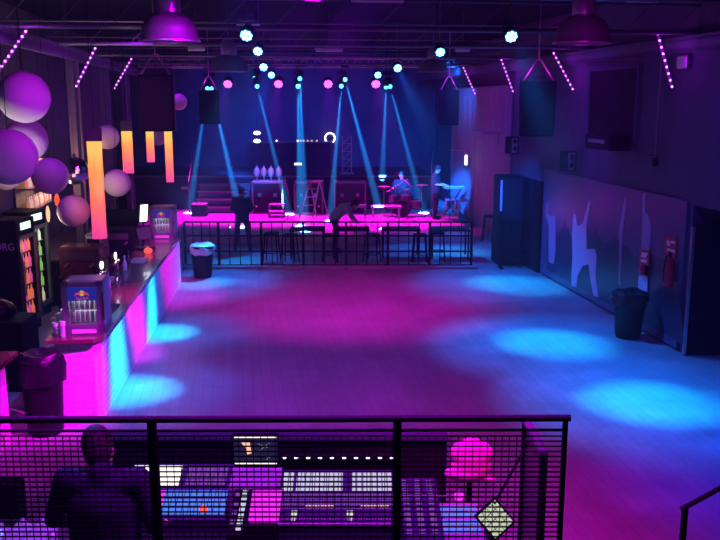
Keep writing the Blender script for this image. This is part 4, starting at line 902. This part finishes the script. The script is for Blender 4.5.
tilt(MB().box((0,.01,0), (.19,.02,.17))).build('frame', 'black', t); mb = MB()
for i in range(4):
    for k in range(4): mb.box((-.063+.042*i,-.004,-.057+.038*k), (.036,.01,.033))
tilt(mb).build('lit_cells', em('pale_yellow_panel', (.62,.72,.5), .85), t); MB().tube((0,.03,0), (0,.1,1.27-p.z), .012).build('stand', 'black', t); MB().tube((0,.03,.08), (.28,.3,.35), .008).build('arm', 'black', t)
# guard panel at the right of the booth
gt0, gt1 = Vector((1.06,5.12,2.02)), Vector((1.06,4.62,2.02)); t = thing('side_guard', 'narrow mesh guard with violet rail at the booth right side', 'railing', (1.06,4.87,.5))
MB().bbox((0,0,1.5), (.05,.56,.04), .01).build('top_rail', 'beam', t)
for y in (-.27,.27): MB().box((0,y,.75), (.04,.04,1.5)).build('post', 'black', t)
mb = MB()
for k in range(56): mb.box((0,0,.08+.025*k), (.004,.54,.006))
for k in range(18): mb.box((0,-.26+.03*k,.77), (.003,.004,1.4))
mb.build('wire_mesh', 'steel', t)
# dark case and glittery cloth at lower left
hh = A(7,487,5.5).z; xr_ = A(15,487,5.5).x; t = thing('flight_case', 'black case cut by the lower left corner', 'case', (xr_-.25, 5.6, 0)); MB().bbox((0,0,hh/2), (.5,.16,hh), .015).build('body', 'black', t); MB().box((0,-.09,hh*.8), (.51,.02,.04)).build('edge_profile', 'steel', t)
def crumple():
    g0 = [G(-6,528,1.25), G(56,516,1.25), G(60,560,1.25), G(-10,566,1.25)]; n = 22; mb = MB(); vs = []; rr = random.Random(5)
    for i in range(n+1):
        for j in range(n+1):
            u, v = i/n, j/n; q = g0[0]*(1-u)*(1-v)+g0[1]*u*(1-v)+g0[2]*u*v+g0[3]*(1-u)*v; vs.append(q+Vector((0,0,.03*math.sin(u*17+v*9)+rr.uniform(-.018,.018))))
    m_ = n+1; return mb.add(vs, [(i*m_+j, i*m_+j+1, (i+1)*m_+j+1, (i+1)*m_+j) for i in range(n) for j in range(n)])
cr = crumple(); c0 = sum((Vector(v) for v in cr.v), Vector())/len(cr.v); t = thing('foil_sheet', 'crumpled shiny blue lit foil at the lower left', 'foil sheet', (c0.x, c0.y, .9)); local(cr, t)
o = cr.build('foil', mat('shiny_foil', (.75,.78,.85), .22, .35), t, True); sm = o.modifiers.new('thick', 'SOLIDIFY'); sm.thickness = .004
MB().box((0,0,.12), (.34,.3,.2)).box((0,0,-.43), (.3,.26,.9)).build('crate', 'black', t); point('foil_fill_light', (c0.x+.2, c0.y+.3, 2.6), (.02,.22,1), 30, .1)  # blue point light added to brighten the foil
# ================================================================== MEZZANINE RAILING (nearest thing)
Y0 = 3.0; TL = A(-30,422,2.98); TR = A(565,418,3.0); zt = TR.z
t = thing('mezzanine_railing', 'black mesh railing across the foreground with round top rail', 'railing', (0, Y0, 1.85))
hz = zt-1.85
MB().tube((TL.x,-.01,hz-.004), (TR.x+.02,0,hz), .0135, n=12).build('top_rail', 'beam', t, True)
MB().tube((TL.x,0,A(100,431,Y0).z-1.85), (TR.x,0,A(500,430,Y0).z-1.85), .006).build('upper_rod', 'beam', t)
for px in (154,397,563): x = A(px,470,Y0).x; MB().box((x,0,hz/2), (.03 if px < 500 else .014,.03,hz)).build('post', 'black', t)
mb = MB(); zs = A(300,436,Y0).z-1.85; z = zs; k = 0
while z > .03: mb.box(((TL.x+TR.x)/2,0,z), (TR.x-TL.x,.005,.0046)); z -= .0205; k += 1
mb.build('horizontal_wires', 'black', t); mb = MB(); x = TL.x
while x < A(527,450,Y0).x: mb.box((x,.004,zs/2), (.003,.003,zs)); x += .0275
mb.build('vertical_wires', 'black', t)
# stair handrail bottom right
a = A(685,509,4.9); t = thing('stair_handrail', 'dark stair handrail with post at bottom right corner', 'handrail', (a.x, 4.9, 0)); b = A(735,480,5.15)
MB().tube((-.02,0,a.z), b-Vector((a.x,4.9,0))+Vector((0,0,0)), .017, n=10).build('rail', 'steel', t, True); MB().tube((0,0,0), (0,0,a.z), .021, n=10).build('post', 'black', t, True)
# ================================================================== PEOPLE
def capsules(mb, chain):     # chain: list of (point, radius): joined tapered capsules
    for (p, r) in chain: mb.ball(p, r, 12)
    for (p, r), (q, s) in zip(chain[:-1], chain[1:]):
        if (Vector(p)-Vector(q)).length > 1e-4: mb.tube(p, q, r, s, 12)
    return mb
def fuse(mb, name, m, parent, vox):
    o = mb.build('tmp', m); md = o.modifiers.new('r', 'REMESH'); md.mode = 'VOXEL'; md.voxel_size = vox; md.use_smooth_shade = True
    s = o.modifiers.new('s', 'SMOOTH'); s.iterations = 4; s.factor = .5
    bpy.context.view_layer.update(); me = bpy.data.meshes.new_from_object(o.evaluated_get(bpy.context.evaluated_depsgraph_get())); bpy.data.objects.remove(o)
    n = bpy.data.objects.new(name, me); C.objects.link(n); n.parent = parent; me.materials.clear(); me.materials.append(M[m])
    for p in me.polygons: p.use_smooth = True
    return n
def person(label, loc, rz, J, top, legs, vox=.012, longsleeve=False, haircol='hair'):
    """J: joints in metres, figure faces -Y. keys: pelvis chest neck head sh el wr hip kn an (pairs L,R)"""
    t = thing('person', label, 'person', loc, rz); V = Vector
    pel, ch, nk, hd = V(J['pelvis']), V(J['chest']), V(J['neck']), V(J['head'])
    face = V(J.get('face', (0,-1,-.1))).normalized(); up = (hd-nk).normalized(); sd = face.cross(up).normalized(); up = sd.cross(face).normalized()
    fm = Matrix((sd, -face, up)).transposed()      # local: x side, -y face, z up
    b = MB(); capsules(b, [(pel,.13),((pel+ch)/2,.12),(ch,.14)]); shl, shr = V(J['sh'][0]), V(J['sh'][1])
    capsules(b, [(shl,.055),(ch+(nk-ch)*.55,.09),(shr,.055)]); capsules(b, [(ch,.1),(nk,.055),(hd-up*.03,.055)])
    hb = MB().ball((0,0,.02), .1, 18, (.78,.98,1.15)).ball((0,-.03,-.055), .065, 14, (.85,.95,.9)).ball((0,-.100,-.012), .016, 8, (.8,1.2,1.5)).ball((.078,0,-.01), .022, 8, (.4,.8,1.3)).ball((-.078,0,-.01), .022, 8, (.4,.8,1.3)).ball((0,-.085,-.062), .018, 8, (1.4,.8,.5)).ball((0,-.075,.025), .03, 8, (1.9,.7,.4))
    hb.v = [tuple(hd+fm @ V(v)) for v in hb.v]; b.add(hb.v, hb.f)
    for i in (0, 1):
        s, e, w = V(J['sh'][i]), V(J['el'][i]), V(J['wr'][i]); capsules(b, [(s,.052),((s+e)/2,.048),(e,.038),((e+w)/2,.036),(w,.025)])
        d = (w-e).normalized(); hx = d.cross(V((0,0,1))); hx = hx.normalized() if hx.length > .1 else V((1,0,0)); pn = d.cross(hx)
        capsules(b, [(w,.025),(w+d*.05+hx*.015,.022),(w+d*.09+hx*.025,.014)]); capsules(b, [(w,.022),(w+d*.05-hx*.015,.022),(w+d*.085-hx*.025,.014)])
        for k, ln in enumerate((.062,.075,.078,.068) if i else (.062,.075,.078,.068)):
            r0 = w+d*.085+hx*(.03-.02*k); capsules(b, [(r0,.009),(r0+d*ln*.5-pn*.006,.0085),(r0+d*ln*.95-pn*.022,.007)])
        r0 = w+d*.03+hx*.03; capsules(b, [(r0,.012),(r0+d*.03+hx*.025,.010),(r0+d*.06+hx*.032,.008)])
        h, k, a = V(J['hip'][i]), V(J['kn'][i]), V(J['an'][i]); capsules(b, [(h,.085),((h+k)/2,.072),(k,.052),(k+(a-k)*.35,.052),(a,.035)]); 
    fuse(b, 'body', 'skin', t, vox)
    # face details as children: eyes
    for sx in (-1, 1):
        e = MB().ball(tuple(hd+fm @ V((sx*.032,-.088,.012))), .011, 8); e.build('eye', 'white', t, True)
    mo = MB().ball((0,0,0), .02, 10, (1.2,.35,.3)); mo.v = [tuple(hd+fm @ (V(v)+V((0,-.098,-.062)))) for v in mo.v]; mo.build('mouth', 'redcloth', t, True)
    hr = MB().ball((0,.018,.045), .108, 18, (.82,.98,1.05)).ball((0,.045,.0), .095, 16, (.85,.75,1.1)); hr.v = [tuple(hd+fm @ V(v)) for v in hr.v]
    hr.build('hair', haircol, t, True)
    s_ = MB(); capsules(s_, [(pel+V((0,0,-.02)),.148),((pel+ch)/2,.142),(ch,.158)]); capsules(s_, [(shl,.072),(ch+(nk-ch)*.42,.105),(shr,.072)])
    capsules(s_, [(ch+(nk-ch)*.5,.10),(nk-up*.015,.074)])
    for sx in (-1, 1):   # width of the torso
        capsules(s_, [(pel+V(J['side'])*.07*sx,.12),(ch+V(J['side'])*.08*sx,.13)])
    for i in (0, 1):
        s, e, w = V(J['sh'][i]), V(J['el'][i]), V(J['wr'][i]); ch_ = [(s,.070),(s+(e-s)*.85,.060)]
        if longsleeve: ch_ = [(s,.070),(e,.055),(e+(w-e)*.9,.038)]
        capsules(s_, ch_)
    fuse(s_, 'shirt', top, t, vox*1.1)
    l_ = MB()
    for i in (0, 1):
        h, k, a = V(J['hip'][i]), V(J['kn'][i]), V(J['an'][i]); capsules(l_, [(pel,.135),(h,.098),((h+k)/2,.085),(k,.066),(a+(k-a)*.06,.052)])
    fuse(l_, 'trousers', legs, t, vox*1.1)
    for i in (0, 1):
        a = V(J['an'][i]); f = V(J.get('foot', (0,-1,0))).normalized(); z0 = a.z-.08
        c = MB(); capsules(c, [(V((a.x,a.y,z0+.055)),.05),(V((a.x,a.y,z0+.045))+f*.08,.044),(V((a.x,a.y,z0+.035))+f*.17,.034)]); c.v = [(x, y, max(z, z0)) for x, y, z in c.v]; c.build('shoe', 'black_gloss', t, True)
    return t
stand = dict(pelvis=(0,0,.95), chest=(0,.0,1.27), neck=(0,.01,1.47), head=(0,-.01,1.62), sh=[(-.19,0,1.42),(.19,0,1.42)], el=[(-.25,.02,1.14),(.25,.02,1.14)], wr=[(-.24,-.10,.90),(.24,-.10,.90)],
             hip=[(-.1,0,.9),(.1,0,.9)], kn=[(-.12,-.02,.5),(.12,-.02,.5)], an=[(-.13,.02,.08),(.13,.02,.08)], side=(1,0,0))
g = G(243,251); j = dict(stand); j['el'] = [(-.27,-.03,1.15),(.27,-.03,1.15)]; j['wr'] = [(-.16,-.22,1.05),(.16,-.22,1.05)]; j['kn'] = [(-.15,-.02,.5),(.15,-.02,.5)]; j['an'] = [(-.2,.02,.08),(.2,.02,.08)]
person('person in black standing behind the fence, back to camera', g, math.pi, j, 'cloth_black', 'jeans', .014, True)
# bending man: facing right (+x) and down
bend = dict(pelvis=(-.14,0,.93), chest=(.1,0,1.16), neck=(.29,0,1.27), head=(.41,-.02,1.25), face=(.75,-.25,-.6), sh=[(.2,-.19,1.24),(.2,.19,1.24)], el=[(.3,-.22,.97),(.3,.22,.97)], wr=[(.46,-.15,.82),(.46,.15,.82)],
            hip=[(-.13,-.1,.88),(-.13,.1,.88)], kn=[(-.06,-.12,.48),(-.1,.12,.48)], an=[(-.12,-.13,.08),(-.16,.13,.08)], side=(0,1,0), foot=(1,-.2,0))
g = G(340,249); person('person in pale shirt bending over the tables, facing right', (g.x, 22.55, 0), .0, bend, 'cloth_light', 'jeans', .014, True)
j = dict(stand); j['el'] = [(-.24,-.05,1.16),(.24,-.05,1.16)]; j['wr'] = [(-.15,-.3,1.12),(.15,-.32,1.1)]; j['head'] = (0,-.05,1.6); j['face'] = (0,-1,-.5)
g = G(435,219,.2); person('person in black shirt playing the keyboard at stage right', g, math.pi/2-.3, j, 'cloth_black', 'cloth_black', .014)
sit = dict(pelvis=(0,.1,.72), chest=(0,.02,1.06), neck=(0,-.02,1.26), head=(0,-.07,1.41), face=(0,-1,-.3), sh=[(-.19,0,1.21),(.19,0,1.21)], el=[(-.28,-.1,.96),(.28,-.1,.96)], wr=[(-.16,-.32,1.0),(.16,-.32,.95)],
           hip=[(-.1,.08,.7),(.1,.08,.7)], kn=[(-.2,-.32,.66),(.2,-.32,.66)], an=[(-.2,-.3,.22),(.2,-.3,.22)], side=(1,0,0))
g = G(402,214,.2); person('person in black seated behind drums and microphone stands', (g.x, g.y+.45, .2-.14+.0), -.2, sit, 'cloth_black', 'cloth_black', .014)
t = thing('drum_stool', 'black round stool under the seated musician', 'stool', (g.x, g.y+.55, .2)); MB().lathe([(.16,.4),(.18,.42),(.18,.46),(.15,.47)], n=18).build('seat', 'black', t, True); MB().tube((0,0,0), (0,0,.42), .03).build('pedestal', 'steel', t)
# operator in the booth, back to camera
j = dict(stand); j['el'] = [(-.29,-.0,1.12),(.31,-.05,1.14)]; j['wr'] = [(-.24,-.3,.98),(.31,-.30,1.0)]; j['sh'] = [(-.205,0,1.41),(.205,0,1.41)]; j['head'] = (.03,-.08,1.54); j['face'] = (0,-1,-.55)
p = A(101,462,4.48); person('person in dark navy shirt at the booth, back to camera', (p.x, 4.48, .49), math.pi, j, 'cloth_navy', 'jeans', .011, True)

mb = MB().ball((-.0,0,CH[1]+.035), .155, 18, (.92,.42,.98)).ball((-.065,0,CH[1]+.07), .09, 18, (1,.6,1)).ball((.065,0,CH[1]+.07), .09, 18, (1,.6,1)).ball((.0,0,CH[1]-.02), .15, 18, (1.0,.42,.7)).ball((-.03,0,CH[1]-.075), .16, 18, (1.0,.42,.36)).ball((.12,-.01,CH[1]-.11), .06, 12, (1,.5,.35))
fuse(mb, 'backrest', 'redcloth', CH[0], .008)
